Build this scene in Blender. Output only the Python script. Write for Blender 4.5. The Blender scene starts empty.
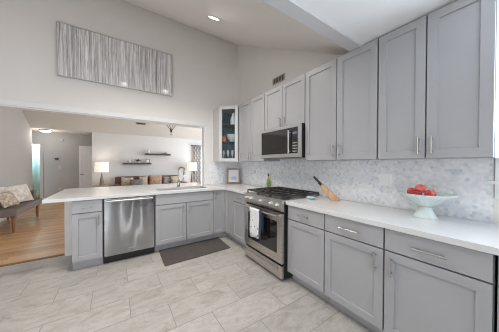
import bpy, bmesh, math, random
from mathutils import Vector, Matrix
random.seed(7)
sc = bpy.context.scene
C = sc.collection
PI = math.pi

# ------------------------------------------------------------------ camera, world, lights, exposure
def make_camera():
    yaw, pitch, roll, fpx = 0.589771, -0.0098237, 0.00279, 198.361
    fw = Vector((math.sin(yaw)*math.cos(pitch), math.cos(yaw)*math.cos(pitch), math.sin(pitch)))
    r = Vector((math.cos(yaw), -math.sin(yaw), 0)); u = r.cross(fw)
    r2 = r*math.cos(roll) + u*math.sin(roll); u2 = u*math.cos(roll) - r*math.sin(roll)
    cd = bpy.data.cameras.new('camera'); cd.sensor_width = 36; cd.lens = fpx/499*36
    cd.clip_start = 0.02
    o = bpy.data.objects.new('camera', cd); C.objects.link(o)
    M = Matrix((r2, u2, -fw)).transposed().to_4x4(); M.translation = (-2.22776, -3.81470, 1.33001)
    o.matrix_world = M
    sc.camera = o
make_camera()

sc.view_settings.view_transform = 'Standard'
sc.view_settings.look = 'None'
sc.view_settings.gamma = 1
sc.view_settings.exposure = 0.66
sc.view_settings.use_curve_mapping = False
sc.cycles.filter_width = 1.1
sc.cycles.max_bounces = 8
sc.cycles.diffuse_bounces = 6
sc.cycles.transparent_max_bounces = 12
sc.cycles.sample_clamp_indirect = 6
sc.cycles.caustics_reflective = False
sc.cycles.caustics_refractive = False

W = bpy.data.worlds.new('daylight'); sc.world = W; W.use_nodes = True
W.node_tree.nodes['Background'].inputs[0].default_value = (0.80, 0.90, 1.0, 1)
W.node_tree.nodes['Background'].inputs[1].default_value = 1.1

def area(name, loc, direction, sx, sy, power, col):
    l = bpy.data.lights.new(name, 'AREA'); l.shape = 'RECTANGLE'; l.size = sx; l.size_y = sy
    l.energy = power; l.color = col
    o = bpy.data.objects.new(name, l); C.objects.link(o); o.location = loc
    o.rotation_euler = Vector(direction).to_track_quat('-Z', 'Y').to_euler()
    return o
# daylight coming through the patio door behind the camera, the side windows and the living room window
area('daylight_patio', (-4.1, -6.85, 1.2), (0.15, 1, 0.95), 2.3, 2.3, 70, (0.95, 0.97, 1.0))
area('daylight_sidelight', (-1.37, -6.80, 1.25), (0, 1, 0.2), 0.3, 1.9, 9, (1.0, 0.97, 0.93))
area('daylight_sink_window', (0.45, -4.3, 1.75), (-0.75, 0.45, 0.80), 1.2, 1.2, 84, (0.78, 0.88, 1.0))
area('daylight_living_window', (2.35, 2.6, 1.4), (-1, 0, 0), 3.0, 2.2, 88, (0.90, 0.95, 1.0))

def point(name, loc, power, col, r=0.05):
    l = bpy.data.lights.new(name, 'POINT'); l.energy = power; l.color = col; l.shadow_soft_size = r
    o = bpy.data.objects.new(name, l); C.objects.link(o); o.location = loc
    return o

# ------------------------------------------------------------------ materials
MATS = {}
def new_mat(name):
    m = bpy.data.materials.new(name); m.use_nodes = True
    nt = m.node_tree; b = nt.nodes['Principled BSDF']
    return m, nt, b
def mat(name, col, rough=0.5, metal=0.0, var=0.0, vscale=8.0, bump=0.0, bscale=60.0, emit=None, estr=0, spec=None, coat=0, sheen=0):
    m, nt, b = new_mat(name)
    N, L = nt.nodes, nt.links
    b.inputs['Base Color'].default_value = (*col, 1)
    b.inputs['Roughness'].default_value = rough
    b.inputs['Metallic'].default_value = metal
    if spec is not None: b.inputs['Specular IOR Level'].default_value = spec
    if coat: b.inputs['Coat Weight'].default_value = coat; b.inputs['Coat Roughness'].default_value = 0.06
    if sheen: b.inputs['Sheen Weight'].default_value = sheen
    tc = N.new('ShaderNodeTexCoord')
    if var:
        n = N.new('ShaderNodeTexNoise'); n.inputs['Scale'].default_value = vscale; n.inputs['Detail'].default_value = 4
        r = N.new('ShaderNodeValToRGB')
        r.color_ramp.elements[0].position = 0.3; r.color_ramp.elements[1].position = 0.7
        r.color_ramp.elements[0].color = tuple(c*(1-var) for c in col)+(1,)
        r.color_ramp.elements[1].color = tuple(min(1, c*(1+var)) for c in col)+(1,)
        L.new(tc.outputs['Object'], n.inputs['Vector']); L.new(n.outputs['Fac'], r.inputs[0]); L.new(r.outputs[0], b.inputs['Base Color'])
    if bump:
        n2 = N.new('ShaderNodeTexNoise'); n2.inputs['Scale'].default_value = bscale
        bp = N.new('ShaderNodeBump'); bp.inputs['Strength'].default_value = bump; bp.inputs['Distance'].default_value = 0.01
        L.new(tc.outputs['Object'], n2.inputs['Vector']); L.new(n2.outputs['Fac'], bp.inputs['Height']); L.new(bp.outputs[0], b.inputs['Normal'])
    if emit:
        b.inputs['Emission Color'].default_value = (*emit, 1); b.inputs['Emission Strength'].default_value = estr
    MATS[name] = m
    return m

def math_node(nt, op, a=None, b=None):
    n = nt.nodes.new('ShaderNodeMath'); n.operation = op
    for i, v in enumerate((a, b)):
        if v is None: continue
        if isinstance(v, (int, float)): n.inputs[i].default_value = v
        else: nt.links.new(v, n.inputs[i])
    return n.outputs[0]
def ramp(nt, fac, stops):
    r = nt.nodes.new('ShaderNodeValToRGB'); e = r.color_ramp.elements
    while len(e) < len(stops): e.new(0.5)
    for i, (p, c) in enumerate(stops):
        e[i].position = p; e[i].color = (*c, 1)
    nt.links.new(fac, r.inputs[0]); return r.outputs[0]
def mix(nt, fac, a, b, mode='MIX'):
    n = nt.nodes.new('ShaderNodeMix'); n.data_type = 'RGBA'; n.blend_type = mode
    for k, v in ((0, fac), (6, a), (7, b)):
        if isinstance(v, (int, float)): n.inputs[k].default_value = v
        elif isinstance(v, tuple): n.inputs[k].default_value = (*v, 1)
        else: nt.links.new(v, n.inputs[k])
    return n.outputs[2]
def noise(nt, vec, scale, detail=4, rough=0.5, dist=0.0):
    n = nt.nodes.new('ShaderNodeTexNoise'); n.inputs['Scale'].default_value = scale
    n.inputs['Detail'].default_value = detail; n.inputs['Roughness'].default_value = rough; n.inputs['Distortion'].default_value = dist
    nt.links.new(vec, n.inputs['Vector']); return n.outputs['Fac']
def mapping(nt, loc=(0, 0, 0), rot=(0, 0, 0), scale=(1, 1, 1)):
    tc = nt.nodes.new('ShaderNodeTexCoord'); mp = nt.nodes.new('ShaderNodeMapping')
    mp.inputs['Location'].default_value = loc; mp.inputs['Rotation'].default_value = rot; mp.inputs['Scale'].default_value = scale
    nt.links.new(tc.outputs['Object'], mp.inputs['Vector']); return mp.outputs[0]

def tile_floor_mat():
    m, nt, b = new_mat('stone_tile_floor')
    v = mapping(nt, (2.13+0.61*20, 1.522+0.3165*40, 0))
    br = nt.nodes.new('ShaderNodeTexBrick')
    br.offset = 0.5; br.offset_frequency = 2; br.squash = 1
    br.inputs['Scale'].default_value = 1.0; br.inputs['Brick Width'].default_value = 0.61; br.inputs['Row Height'].default_value = 0.3165
    br.inputs['Mortar Size'].default_value = 0.0032; br.inputs['Mortar Smooth'].default_value = 0.15
    br.inputs['Color1'].default_value = (0.0, 0, 0, 1); br.inputs['Color2'].default_value = (1, 1, 1, 1); br.inputs['Mortar'].default_value = (0.5, 0.5, 0.5, 1)
    nt.links.new(v, br.inputs['Vector'])
    # each tile shifts its own cloudy veining
    sep = nt.nodes.new('ShaderNodeSeparateColor'); nt.links.new(br.outputs['Color'], sep.inputs[0])
    off = nt.nodes.new('ShaderNodeCombineXYZ')
    nt.links.new(math_node(nt, 'MULTIPLY', sep.outputs[0], 37.0), off.inputs[0]); nt.links.new(math_node(nt, 'MULTIPLY', sep.outputs[0], 19.0), off.inputs[1])
    v2 = mapping(nt, (0, 0, 0), (0, 0, 0.6), (1.0, 2.0, 1.0))
    ad = nt.nodes.new('ShaderNodeVectorMath'); ad.operation = 'ADD'; nt.links.new(v2, ad.inputs[0]); nt.links.new(off.outputs[0], ad.inputs[1])
    cloud = noise(nt, ad.outputs[0], 3.6, 8, 0.68, 1.4)
    base = ramp(nt, cloud, [(0.30, (0.31, 0.285, 0.26)), (0.44, (0.42, 0.395, 0.365)), (0.58, (0.49, 0.475, 0.45)), (0.74, (0.40, 0.375, 0.345))])
    vein = noise(nt, ad.outputs[0], 6.5, 6, 0.62, 2.0)
    vm = ramp(nt, vein, [(0.47, (0, 0, 0)), (0.50, (1, 1, 1)), (0.53, (0, 0, 0))])
    vs = nt.nodes.new('ShaderNodeSeparateColor'); nt.links.new(vm, vs.inputs[0])
    base = mix(nt, math_node(nt, 'MULTIPLY', vs.outputs[0], 0.35), base, (0.29, 0.265, 0.235))
    tone = mix(nt, 0.05, base, br.outputs['Color'], 'OVERLAY')
    col = mix(nt, br.outputs['Fac'], tone, (0.275, 0.255, 0.225))
    nt.links.new(col, b.inputs['Base Color'])
    b.inputs['Roughness'].default_value = 0.34
    bp = nt.nodes.new('ShaderNodeBump'); bp.inputs['Strength'].default_value = 0.35; bp.inputs['Distance'].default_value = 0.004; bp.invert = True
    nt.links.new(br.outputs['Fac'], bp.inputs['Height']); nt.links.new(bp.outputs[0], b.inputs['Normal'])
    return m
def wood_floor_mat():
    m, nt, b = new_mat('oak_plank_floor')
    v = mapping(nt, (20, 20, 0))
    br = nt.nodes.new('ShaderNodeTexBrick'); br.offset = 0.37; br.offset_frequency = 2
    br.inputs['Scale'].default_value = 1; br.inputs['Brick Width'].default_value = 1.1; br.inputs['Row Height'].default_value = 0.085
    br.inputs['Mortar Size'].default_value = 0.0012
    br.inputs['Color1'].default_value = (0.47, 0.265, 0.13, 1); br.inputs['Color2'].default_value = (0.72, 0.45, 0.245, 1); br.inputs['Mortar'].default_value = (0.16, 0.08, 0.035, 1)
    nt.links.new(v, br.inputs['Vector'])
    g = noise(nt, mapping(nt, (0, 0, 0), (0, 0, 0), (1.5, 26, 1)), 3.0, 6, 0.6, 0.5)
    gc = ramp(nt, g, [(0.3, (0.72, 0.72, 0.72)), (0.7, (1.15, 1.12, 1.08))])
    nt.links.new(mix(nt, 0.8, br.outputs['Color'], gc, 'MULTIPLY'), b.inputs['Base Color'])
    b.inputs['Roughness'].default_value = 0.28
    return m
def hex_mat(name, plane):
    # small hexagon marble mosaic; plane: which two object axes carry the pattern
    m, nt, b = new_mat(name)
    tc = nt.nodes.new('ShaderNodeTexCoord'); sp = nt.nodes.new('ShaderNodeSeparateXYZ'); nt.links.new(tc.outputs['Object'], sp.inputs[0])
    s = 1/0.026
    px = math_node(nt, 'ADD', math_node(nt, 'MULTIPLY', sp.outputs[plane[0]], s), 200.0)
    py = math_node(nt, 'ADD', math_node(nt, 'MULTIPLY', sp.outputs[plane[1]], s), 173.205)
    R3 = 1.7320508
    ax = math_node(nt, 'SUBTRACT', math_node(nt, 'MODULO', px, 1.0), 0.5); ay = math_node(nt, 'SUBTRACT', math_node(nt, 'MODULO', py, R3), R3/2)
    bx = math_node(nt, 'SUBTRACT', math_node(nt, 'MODULO', math_node(nt, 'ADD', px, 0.5), 1.0), 0.5)
    by = math_node(nt, 'SUBTRACT', math_node(nt, 'MODULO', math_node(nt, 'ADD', py, R3/2), R3), R3/2)
    def sq(x, y): return math_node(nt, 'ADD', math_node(nt, 'MULTIPLY', x, x), math_node(nt, 'MULTIPLY', y, y))
    pick = math_node(nt, 'LESS_THAN', sq(ax, ay), sq(bx, by))
    def sel(a, c):
        return math_node(nt, 'ADD', math_node(nt, 'MULTIPLY', pick, a), math_node(nt, 'MULTIPLY', math_node(nt, 'SUBTRACT', 1.0, pick), c))
    gx, gy = sel(ax, bx), sel(ay, by)
    agx, agy = math_node(nt, 'ABSOLUTE', gx), math_node(nt, 'ABSOLUTE', gy)
    d = math_node(nt, 'MAXIMUM', agx, math_node(nt, 'ADD', math_node(nt, 'MULTIPLY', agx, 0.5), math_node(nt, 'MULTIPLY', agy, R3/2)))
    grout = math_node(nt, 'GREATER_THAN', d, 0.462)
    idv = nt.nodes.new('ShaderNodeCombineXYZ')
    nt.links.new(math_node(nt, 'ROUND', math_node(nt, 'MULTIPLY', math_node(nt, 'SUBTRACT', px, gx), 4.0)), idv.inputs[0])
    nt.links.new(math_node(nt, 'ROUND', math_node(nt, 'MULTIPLY', math_node(nt, 'SUBTRACT', py, gy), 4.0)), idv.inputs[1])
    wn = nt.nodes.new('ShaderNodeTexWhiteNoise'); wn.noise_dimensions = '2D'; nt.links.new(idv.outputs[0], wn.inputs['Vector'])
    cell = ramp(nt, wn.outputs['Value'], [(0.0, (0.62, 0.66, 0.71)), (0.15, (0.75, 0.775, 0.805)), (0.6, (0.83, 0.84, 0.855)), (1.0, (0.90, 0.90, 0.905))])
    mar = ramp(nt, noise(nt, tc.outputs['Object'], 9, 6, 0.65, 1.6), [(0.35, (0.78, 0.82, 0.88)), (0.55, (1, 1, 1))])
    col = mix(nt, 0.55, cell, mar, 'MULTIPLY')
    col = mix(nt, math_node(nt, 'MULTIPLY', grout, 0.55), col, (0.80, 0.80, 0.80))
    nt.links.new(col, b.inputs['Base Color']); b.inputs['Roughness'].default_value = 0.3
    return m
def art_mat():
    m, nt, b = new_mat('silver_streak_painting')
    n1 = noise(nt, mapping(nt, (0, 0, 0), (0, 0, 0), (21, 1, 0.45)), 1.0, 5, 0.75, 0.15)
    n2 = noise(nt, mapping(nt, (5, 0, 3), (0, 0, 0), (60, 1, 1.2)), 1.0, 4, 0.7, 0.2)
    n3 = noise(nt, mapping(nt, (0, 0, 0), (0, 0, 0), (9, 1, 2.2)), 1.0, 3)
    c1 = ramp(nt, n1, [(0.34, (0.15, 0.14, 0.15)), (0.43, (0.58, 0.57, 0.585)), (0.49, (0.92, 0.915, 0.91)), (0.55, (0.42, 0.395, 0.40)), (0.61, (0.95, 0.94, 0.93))])
    c2 = ramp(nt, n2, [(0.38, (0.40, 0.38, 0.375)), (0.5, (0.95, 0.95, 0.95)), (0.62, (1.25, 1.25, 1.25))])
    c = mix(nt, 0.75, c1, c2, 'MULTIPLY')
    c = mix(nt, math_node(nt, 'MULTIPLY', n3, 0.12), c, (0.66, 0.655, 0.65))
    nt.links.new(c, b.inputs['Base Color'])
    b.inputs['Roughness'].default_value = 0.42; b.inputs['Coat Weight'].default_value = 0.7; b.inputs['Coat Roughness'].default_value = 0.04
    bp = nt.nodes.new('ShaderNodeBump'); bp.inputs['Strength'].default_value = 0.12; bp.inputs['Distance'].default_value = 0.004
    nt.links.new(n1, bp.inputs['Height']); nt.links.new(bp.outputs[0], b.inputs['Normal'])
    return m
def steel_mat(name, col=(0.60, 0.59, 0.58), rough=0.27, axis=(1.2, 1.2, 120), warp=0.0):
    m, nt, b = new_mat(name)
    b.inputs['Base Color'].default_value = (*col, 1); b.inputs['Metallic'].default_value = 1.0
    n = noise(nt, mapping(nt, (0, 0, 0), (0, 0, 0), axis), 6.0, 3)
    r = nt.nodes.new('ShaderNodeMapRange'); r.inputs['To Min'].default_value = rough*0.8; r.inputs['To Max'].default_value = rough*1.25
    nt.links.new(n, r.inputs['Value']); nt.links.new(r.outputs[0], b.inputs['Roughness'])
    if warp:
        w = noise(nt, mapping(nt, (1.3, 0, 0.4), (0, 0, 0), (3.3, 1, 0.8)), 1.0, 0.5, 0.4, 0.25)
        bp = nt.nodes.new('ShaderNodeBump'); bp.inputs['Strength'].default_value = 1.0; bp.inputs['Distance'].default_value = warp
        nt.links.new(w, bp.inputs['Height']); nt.links.new(bp.outputs[0], b.inputs['Normal'])
    return m
def glass_mat(name, tint=(1, 1, 1), refl=0.10):
    m = bpy.data.materials.new(name); m.use_nodes = True; nt = m.node_tree; nt.nodes.clear()
    o = nt.nodes.new('ShaderNodeOutputMaterial'); t = nt.nodes.new('ShaderNodeBsdfTransparent'); g = nt.nodes.new('ShaderNodeBsdfGlossy')
    t.inputs[0].default_value = (*tint, 1); g.inputs['Roughness'].default_value = 0.02
    fr = nt.nodes.new('ShaderNodeLayerWeight'); fr.inputs[0].default_value = 0.25
    mx = nt.nodes.new('ShaderNodeMixShader')
    nt.links.new(math_node(nt, 'ADD', math_node(nt, 'MULTIPLY', fr.outputs['Fresnel'], 0.6), refl*0.3), mx.inputs[0])
    nt.links.new(t.outputs[0], mx.inputs[1]); nt.links.new(g.outputs[0], mx.inputs[2]); nt.links.new(mx.outputs[0], o.inputs[0])
    return m
def towel_mat():
    m, nt, b = new_mat('printed_tea_towel')
    v = mapping(nt)
    vo = nt.nodes.new('ShaderNodeTexVoronoi'); vo.inputs['Scale'].default_value = 24; nt.links.new(v, vo.inputs['Vector'])
    n = noise(nt, v, 24, 3, 0.6, 0.6)
    f = math_node(nt, 'ADD', vo.outputs['Distance'], math_node(nt, 'MULTIPLY', n, 0.55))
    c = ramp(nt, f, [(0.42, (0.13, 0.18, 0.27)), (0.50, (0.55, 0.59, 0.64)), (0.58, (0.72, 0.72, 0.72))])
    # navy border along one long edge
    sp = nt.nodes.new('ShaderNodeSeparateXYZ'); nt.links.new(v, sp.inputs[0])
    edge = math_node(nt, 'LESS_THAN', sp.outputs[1], -0.078)
    nt.links.new(mix(nt, edge, c, (0.035, 0.05, 0.10)), b.inputs['Base Color']); b.inputs['Roughness'].default_value = 0.9
    return m
def trellis_mat():
    m, nt, b = new_mat('trellis_curtain')
    v = mapping(nt)
    sp = nt.nodes.new('ShaderNodeSeparateXYZ'); nt.links.new(v, sp.inputs[0])
    a = math_node(nt, 'MULTIPLY', sp.outputs[0], 22.0); c = math_node(nt, 'MULTIPLY', sp.outputs[2], 14.0)
    s1 = math_node(nt, 'ABSOLUTE', math_node(nt, 'SINE', math_node(nt, 'ADD', a, c))); s2 = math_node(nt, 'ABSOLUTE', math_node(nt, 'SINE', math_node(nt, 'SUBTRACT', a, c)))
    f = math_node(nt, 'MINIMUM', s1, s2)
    nt.links.new(ramp(nt, f, [(0.24, (0.27, 0.27, 0.28)), (0.42, (0.50, 0.49, 0.48))]), b.inputs['Base Color']); b.inputs['Roughness'].default_value = 0.9
    return m
def apple_mat(name, red, blush, seed):
    m, nt, b = new_mat(name)
    n = noise(nt, mapping(nt, (seed, seed*2, 0), (0, 0, 0), (1, 1, 0.5)), 13, 3, 0.55, 0.4)
    nt.links.new(ramp(nt, n, [(0.40, red), (0.62, blush)]), b.inputs['Base Color']); b.inputs['Roughness'].default_value = 0.22
    return m
def picture_mat():
    m, nt, b = new_mat('blue_print')
    v = mapping(nt, (0, 0, 0), (0, 0, 0), (1, 1, 1))
    sp = nt.nodes.new('ShaderNodeSeparateXYZ'); nt.links.new(v, sp.inputs[0])
    n = noise(nt, v, 22, 3, 0.6, 0.5)
    z = math_node(nt, 'ADD', math_node(nt, 'MULTIPLY', sp.outputs[2], 5.0), math_node(nt, 'MULTIPLY', n, 0.35))
    nt.links.new(ramp(nt, z, [(0.42, (0.60, 0.66, 0.74)), (0.50, (0.16, 0.24, 0.36)), (0.60, (0.52, 0.64, 0.80)), (0.85, (0.40, 0.52, 0.70)), (1.15, (0.72, 0.78, 0.86))]), b.inputs['Base Color'])
    return m
def weave_mat(name, c0, c1, scale=40):
    m, nt, b = new_mat(name)
    n = noise(nt, mapping(nt), scale, 4, 0.7)
    nt.links.new(ramp(nt, n, [(0.4, c0), (0.6, c1)]), b.inputs['Base Color']); b.inputs['Roughness'].default_value = 0.95
    bp = nt.nodes.new('ShaderNodeBump'); bp.inputs['Strength'].default_value = 0.5; bp.inputs['Distance'].default_value = 0.01
    nt.links.new(n, bp.inputs['Height']); nt.links.new(bp.outputs[0], b.inputs['Normal'])
    return m
def woodgrain(name, c0, c1, scale=(2, 30, 30), rough=0.45):
    m, nt, b = new_mat(name)
    n = noise(nt, mapping(nt, (0, 0, 0), (0, 0, 0), scale), 2.0, 5, 0.6, 0.6)
    nt.links.new(ramp(nt, n, [(0.3, c0), (0.7, c1)]), b.inputs['Base Color']); b.inputs['Roughness'].default_value = rough
    return m

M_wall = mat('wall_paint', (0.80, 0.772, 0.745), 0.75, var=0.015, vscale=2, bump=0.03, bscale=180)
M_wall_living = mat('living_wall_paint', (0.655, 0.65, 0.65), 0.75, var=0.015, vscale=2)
M_wall_shaded = mat('living_wall_paint_shaded', (0.49, 0.475, 0.455), 0.75, var=0.015, vscale=2)  # same living room paint, its dimmer, warmer light put into the colour
M_wall_dark = mat('darkened_unseen_wall', (0.24, 0.245, 0.26), 0.75, var=0.015, vscale=2)  # unseen wall behind the camera, made dark so the steel reflects less brightness
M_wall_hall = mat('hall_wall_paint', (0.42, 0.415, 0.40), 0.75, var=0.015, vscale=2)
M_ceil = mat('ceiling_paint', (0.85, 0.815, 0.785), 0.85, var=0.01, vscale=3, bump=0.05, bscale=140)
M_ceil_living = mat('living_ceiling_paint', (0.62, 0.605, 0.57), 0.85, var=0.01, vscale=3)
M_ceil_white = mat('white_ceiling_paint', (0.87, 0.885, 0.90), 0.85, var=0.01, vscale=3, bump=0.05, bscale=140)
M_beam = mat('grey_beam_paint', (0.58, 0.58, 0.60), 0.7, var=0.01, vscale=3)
M_trim = mat('white_trim', (0.80, 0.80, 0.80), 0.35, var=0.01, vscale=3)
M_cab = mat('grey_cabinet_paint', (0.375, 0.374, 0.388), 0.38, var=0.02, vscale=3)
M_cab_light = mat('corner_cabinet_grey', (0.60, 0.60, 0.60), 0.38, var=0.02, vscale=3)  # paler grey than the other cabinets, corner unit only
M_tile = tile_floor_mat(); M_wood = wood_floor_mat()
M_hexR = hex_mat('hexagon_marble', (1, 2)); M_hexB = hex_mat('hexagon_marble_back', (0, 2))
M_quartz = mat('white_quartz', (0.66, 0.66, 0.66), 0.16, var=0.02, vscale=26)
M_steel = steel_mat('brushed_steel', (0.70, 0.69, 0.68), rough=0.30)
M_steel_dw = steel_mat('dishwasher_steel', (0.40, 0.405, 0.42), 0.12, (120, 1, 1.2), warp=0.06)
M_steel_range = steel_mat('range_steel', (0.62, 0.585, 0.55), 0.28)
M_nickel = mat('brushed_nickel', (0.50, 0.485, 0.465), 0.34, 1.0, var=0.04, vscale=30)
M_faucet = mat('dark_nickel', (0.36, 0.345, 0.33), 0.22, 1.0, var=0.05, vscale=30)
M_black = mat('black_enamel', (0.012, 0.012, 0.012), 0.3, var=0.1, vscale=20)
M_iron = mat('cast_iron', (0.028, 0.025, 0.023), 0.55, var=0.2, vscale=40, bump=0.2, bscale=120)
M_oven_glass = mat('dark_oven_glass', (0.012, 0.011, 0.010), 0.05, var=0.1, vscale=6, coat=0.5)
M_glass = glass_mat('clear_glass'); M_pane = glass_mat('window_glass', refl=0.05); M_tumbler = glass_mat('thin_glass', (0.88, 0.94, 0.96), 0.5)
M_cabinet_in = mat('slate_cabinet_interior', (0.065, 0.20, 0.25), 0.6, var=0.6, vscale=7)
M_amber = mat('amber_glass', (0.42, 0.13, 0.025), 0.12, var=0.25, vscale=30, coat=0.5)
M_art = art_mat()
M_mat = mat('charcoal_kitchen_mat', (0.085, 0.075, 0.070), 0.75, var=0.12, vscale=14, bump=0.4, bscale=220)
M_towel = towel_mat()
M_mint = mat('pale_mint_ceramic', (0.64, 0.72, 0.715), 0.25, var=0.03, vscale=10, coat=0.4)
M_teal = mat('pale_teal_ceramic', (0.47, 0.63, 0.65), 0.3, var=0.15, vscale=20)
M_block = woodgrain('acacia_block', (0.48, 0.25, 0.12), (0.68, 0.42, 0.23), (14, 14, 2))
M_frame_wood = woodgrain('walnut_frame', (0.22, 0.145, 0.085), (0.40, 0.28, 0.175), (6, 6, 30))
M_paper = mat('white_mount_board', (0.80, 0.80, 0.79), 0.8, var=0.01, vscale=10)
M_picture = picture_mat()
M_oil = mat('olive_oil', (0.36, 0.33, 0.03), 0.12, var=0.25, vscale=25, coat=0.8)
M_green_label = mat('green_label', (0.10, 0.26, 0.10), 0.5, var=0.2, vscale=30)
M_plastic = mat('white_plastic', (0.90, 0.90, 0.90), 0.4, var=0.01, vscale=20)
M_fitting = mat('dull_white_plastic', (0.52, 0.51, 0.50), 0.5, var=0.01, vscale=20)
M_slot = mat('grey_plastic', (0.35, 0.35, 0.36), 0.5, var=0.02, vscale=20)
M_vent = mat('taupe_grille_metal', (0.46, 0.43, 0.40), 0.5, var=0.05, vscale=20)
M_dark = mat('dark_recess', (0.05, 0.045, 0.04), 0.8, var=0.1, vscale=20)
M_shelf = woodgrain('dark_walnut_shelf', (0.035, 0.022, 0.016), (0.085, 0.055, 0.04), (3, 30, 30))
M_leather = mat('cognac_leather', (0.125, 0.050, 0.022), 0.42, var=0.3, vscale=7, bump=0.1, bscale=60)
M_cream = weave_mat('cream_shag', (0.36, 0.28, 0.21), (0.66, 0.57, 0.46), 22)
M_greyfab = weave_mat('grey_weave', (0.11, 0.105, 0.10), (0.27, 0.26, 0.25), 30)
M_blush = weave_mat('blush_weave', (0.32, 0.19, 0.13), (0.56, 0.40, 0.30), 22)
M_pattern = weave_mat('black_white_pattern', (0.06, 0.06, 0.065), (0.50, 0.48, 0.45), 14)
M_bench = weave_mat('taupe_upholstery', (0.170, 0.137, 0.125), (0.235, 0.195, 0.18), 90)
M_leg = woodgrain('turned_oak_leg', (0.17, 0.075, 0.03), (0.30, 0.15, 0.065), (20, 20, 3))
M_tuft = weave_mat('cream_and_taupe_tufting', (0.55, 0.49, 0.42), (0.80, 0.77, 0.71), 9)
M_shade = mat('lit_linen_shade', (0.85, 0.82, 0.76), 0.9, var=0.02, vscale=30, emit=(1.0, 0.91, 0.80), estr=0.38)
M_lampbase = mat('grey_ceramic_lamp', (0.20, 0.185, 0.17), 0.4, var=0.15, vscale=20)
M_table = woodgrain('side_table_wood', (0.36, 0.28, 0.21), (0.52, 0.42, 0.33), (6, 6, 30))
M_curtain = trellis_mat()
M_tealcloth = mat('pale_teal_cloth', (0.60, 0.86, 0.88), 0.8, var=0.08, vscale=4)
M_bronze = mat('dark_bronze', (0.05, 0.035, 0.028), 0.4, 0.8, var=0.2, vscale=20)
M_bulb = mat('glowing_bulb', (1, 0.95, 0.85), 0.3, emit=(1.0, 0.88, 0.70), estr=6, var=0.01, vscale=4)
M_diff = mat('glowing_diffuser', (1, 0.97, 0.92), 0.3, emit=(1.0, 0.96, 0.90), estr=2.5, var=0.01, vscale=4)
M_hall_door = mat('hall_door_paint', (0.78, 0.77, 0.755), 0.4, var=0.02, vscale=4)
M_leaf = mat('green_leaves', (0.07, 0.12, 0.075), 0.6, var=0.4, vscale=30)
M_pot = mat('white_pot', (0.70, 0.68, 0.66), 0.5, var=0.02, vscale=10)
M_gold = mat('brass', (0.62, 0.42, 0.16), 0.35, 1.0, var=0.1, vscale=30)

# ------------------------------------------------------------------ mesh helpers
def B(): return bmesh.new()
def box(bm, x0, x1, y0, y1, z0, z1):
    x0, x1 = min(x0, x1), max(x0, x1); y0, y1 = min(y0, y1), max(y0, y1); z0, z1 = min(z0, z1), max(z0, z1)
    v = [bm.verts.new(p) for p in ((x0,y0,z0),(x1,y0,z0),(x1,y1,z0),(x0,y1,z0),(x0,y0,z1),(x1,y0,z1),(x1,y1,z1),(x0,y1,z1))]
    for f in ((3,2,1,0),(4,5,6,7),(0,1,5,4),(1,2,6,5),(2,3,7,6),(3,0,4,7)): bm.faces.new([v[i] for i in f])
    return bm
def prism(bm, poly, axis, a0, a1):
    """poly: 2D points in the two axes other than `axis`, in cyclic order."""
    def P(p, a):
        q = list(p); q.insert(axis, a); return q
    A = [bm.verts.new(P(p, a0)) for p in poly]; D = [bm.verts.new(P(p, a1)) for p in poly]
    n = len(poly)
    bm.faces.new(A[::-1]); bm.faces.new(D)
    for i in range(n): bm.faces.new((A[i], A[(i+1) % n], D[(i+1) % n], D[i]))
    return bm
def ring_pts(c, ax, r, n):
    ax = Vector(ax).normalized(); t = Vector((0, 0, 1)) if abs(ax.z) < 0.9 else Vector((1, 0, 0))
    a = ax.cross(t).normalized(); b = ax.cross(a)
    return [Vector(c) + a*(r*math.cos(2*PI*i/n)) + b*(r*math.sin(2*PI*i/n)) for i in range(n)]
def loft(bm, rings, cap=True):
    R = [[bm.verts.new(p) for p in r] for r in rings]; n = len(R[0])
    for a, b in zip(R, R[1:]):
        for i in range(n): bm.faces.new((a[i], a[(i+1) % n], b[(i+1) % n], b[i]))
    if cap: bm.faces.new(R[0][::-1]); bm.faces.new(R[-1])
    return bm
def cyl(bm, p0, p1, r0, r1=None, n=16):
    r1 = r0 if r1 is None else r1; d = Vector(p1)-Vector(p0)
    return loft(bm, [ring_pts(p0, d, r0, n), ring_pts(p1, d, r1, n)])
def tube(bm, pts, r, n=10):
    pts = [Vector(p) for p in pts]; rings = []
    ref = None
    for i, p in enumerate(pts):
        d = (pts[min(i+1, len(pts)-1)] - pts[max(i-1, 0)]).normalized()
        if ref is None:
            ref = d.cross(Vector((0, 0, 1)) if abs(d.z) < 0.9 else Vector((1, 0, 0))).normalized()
        ref = (ref - d*ref.dot(d)).normalized(); b = d.cross(ref)
        rr = r[i] if isinstance(r, (list, tuple)) else r
        rings.append([p + ref*(rr*math.cos(2*PI*k/n)) + b*(rr*math.sin(2*PI*k/n)) for k in range(n)])
    return loft(bm, rings)
def lathe(bm, prof, c, n=24, flute=0, amp=0.0, cap=True):
    rings = []
    for r, z in prof:
        rings.append([Vector((c[0]+r*(1+amp*math.cos(flute*2*PI*i/n))*math.cos(2*PI*i/n), c[1]+r*(1+amp*math.cos(flute*2*PI*i/n))*math.sin(2*PI*i/n), c[2]+z)) for i in range(n)])
    return loft(bm, rings, cap)
def ball(bm, c, r, sx=1, sy=1, sz=1, u=16, v=10):
    g = bmesh.ops.create_uvsphere(bm, u_segments=u, v_segments=v, radius=r)
    for q in g['verts']: q.co = Vector((q.co.x*sx+c[0], q.co.y*sy+c[1], q.co.z*sz+c[2]))
    return bm
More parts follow.
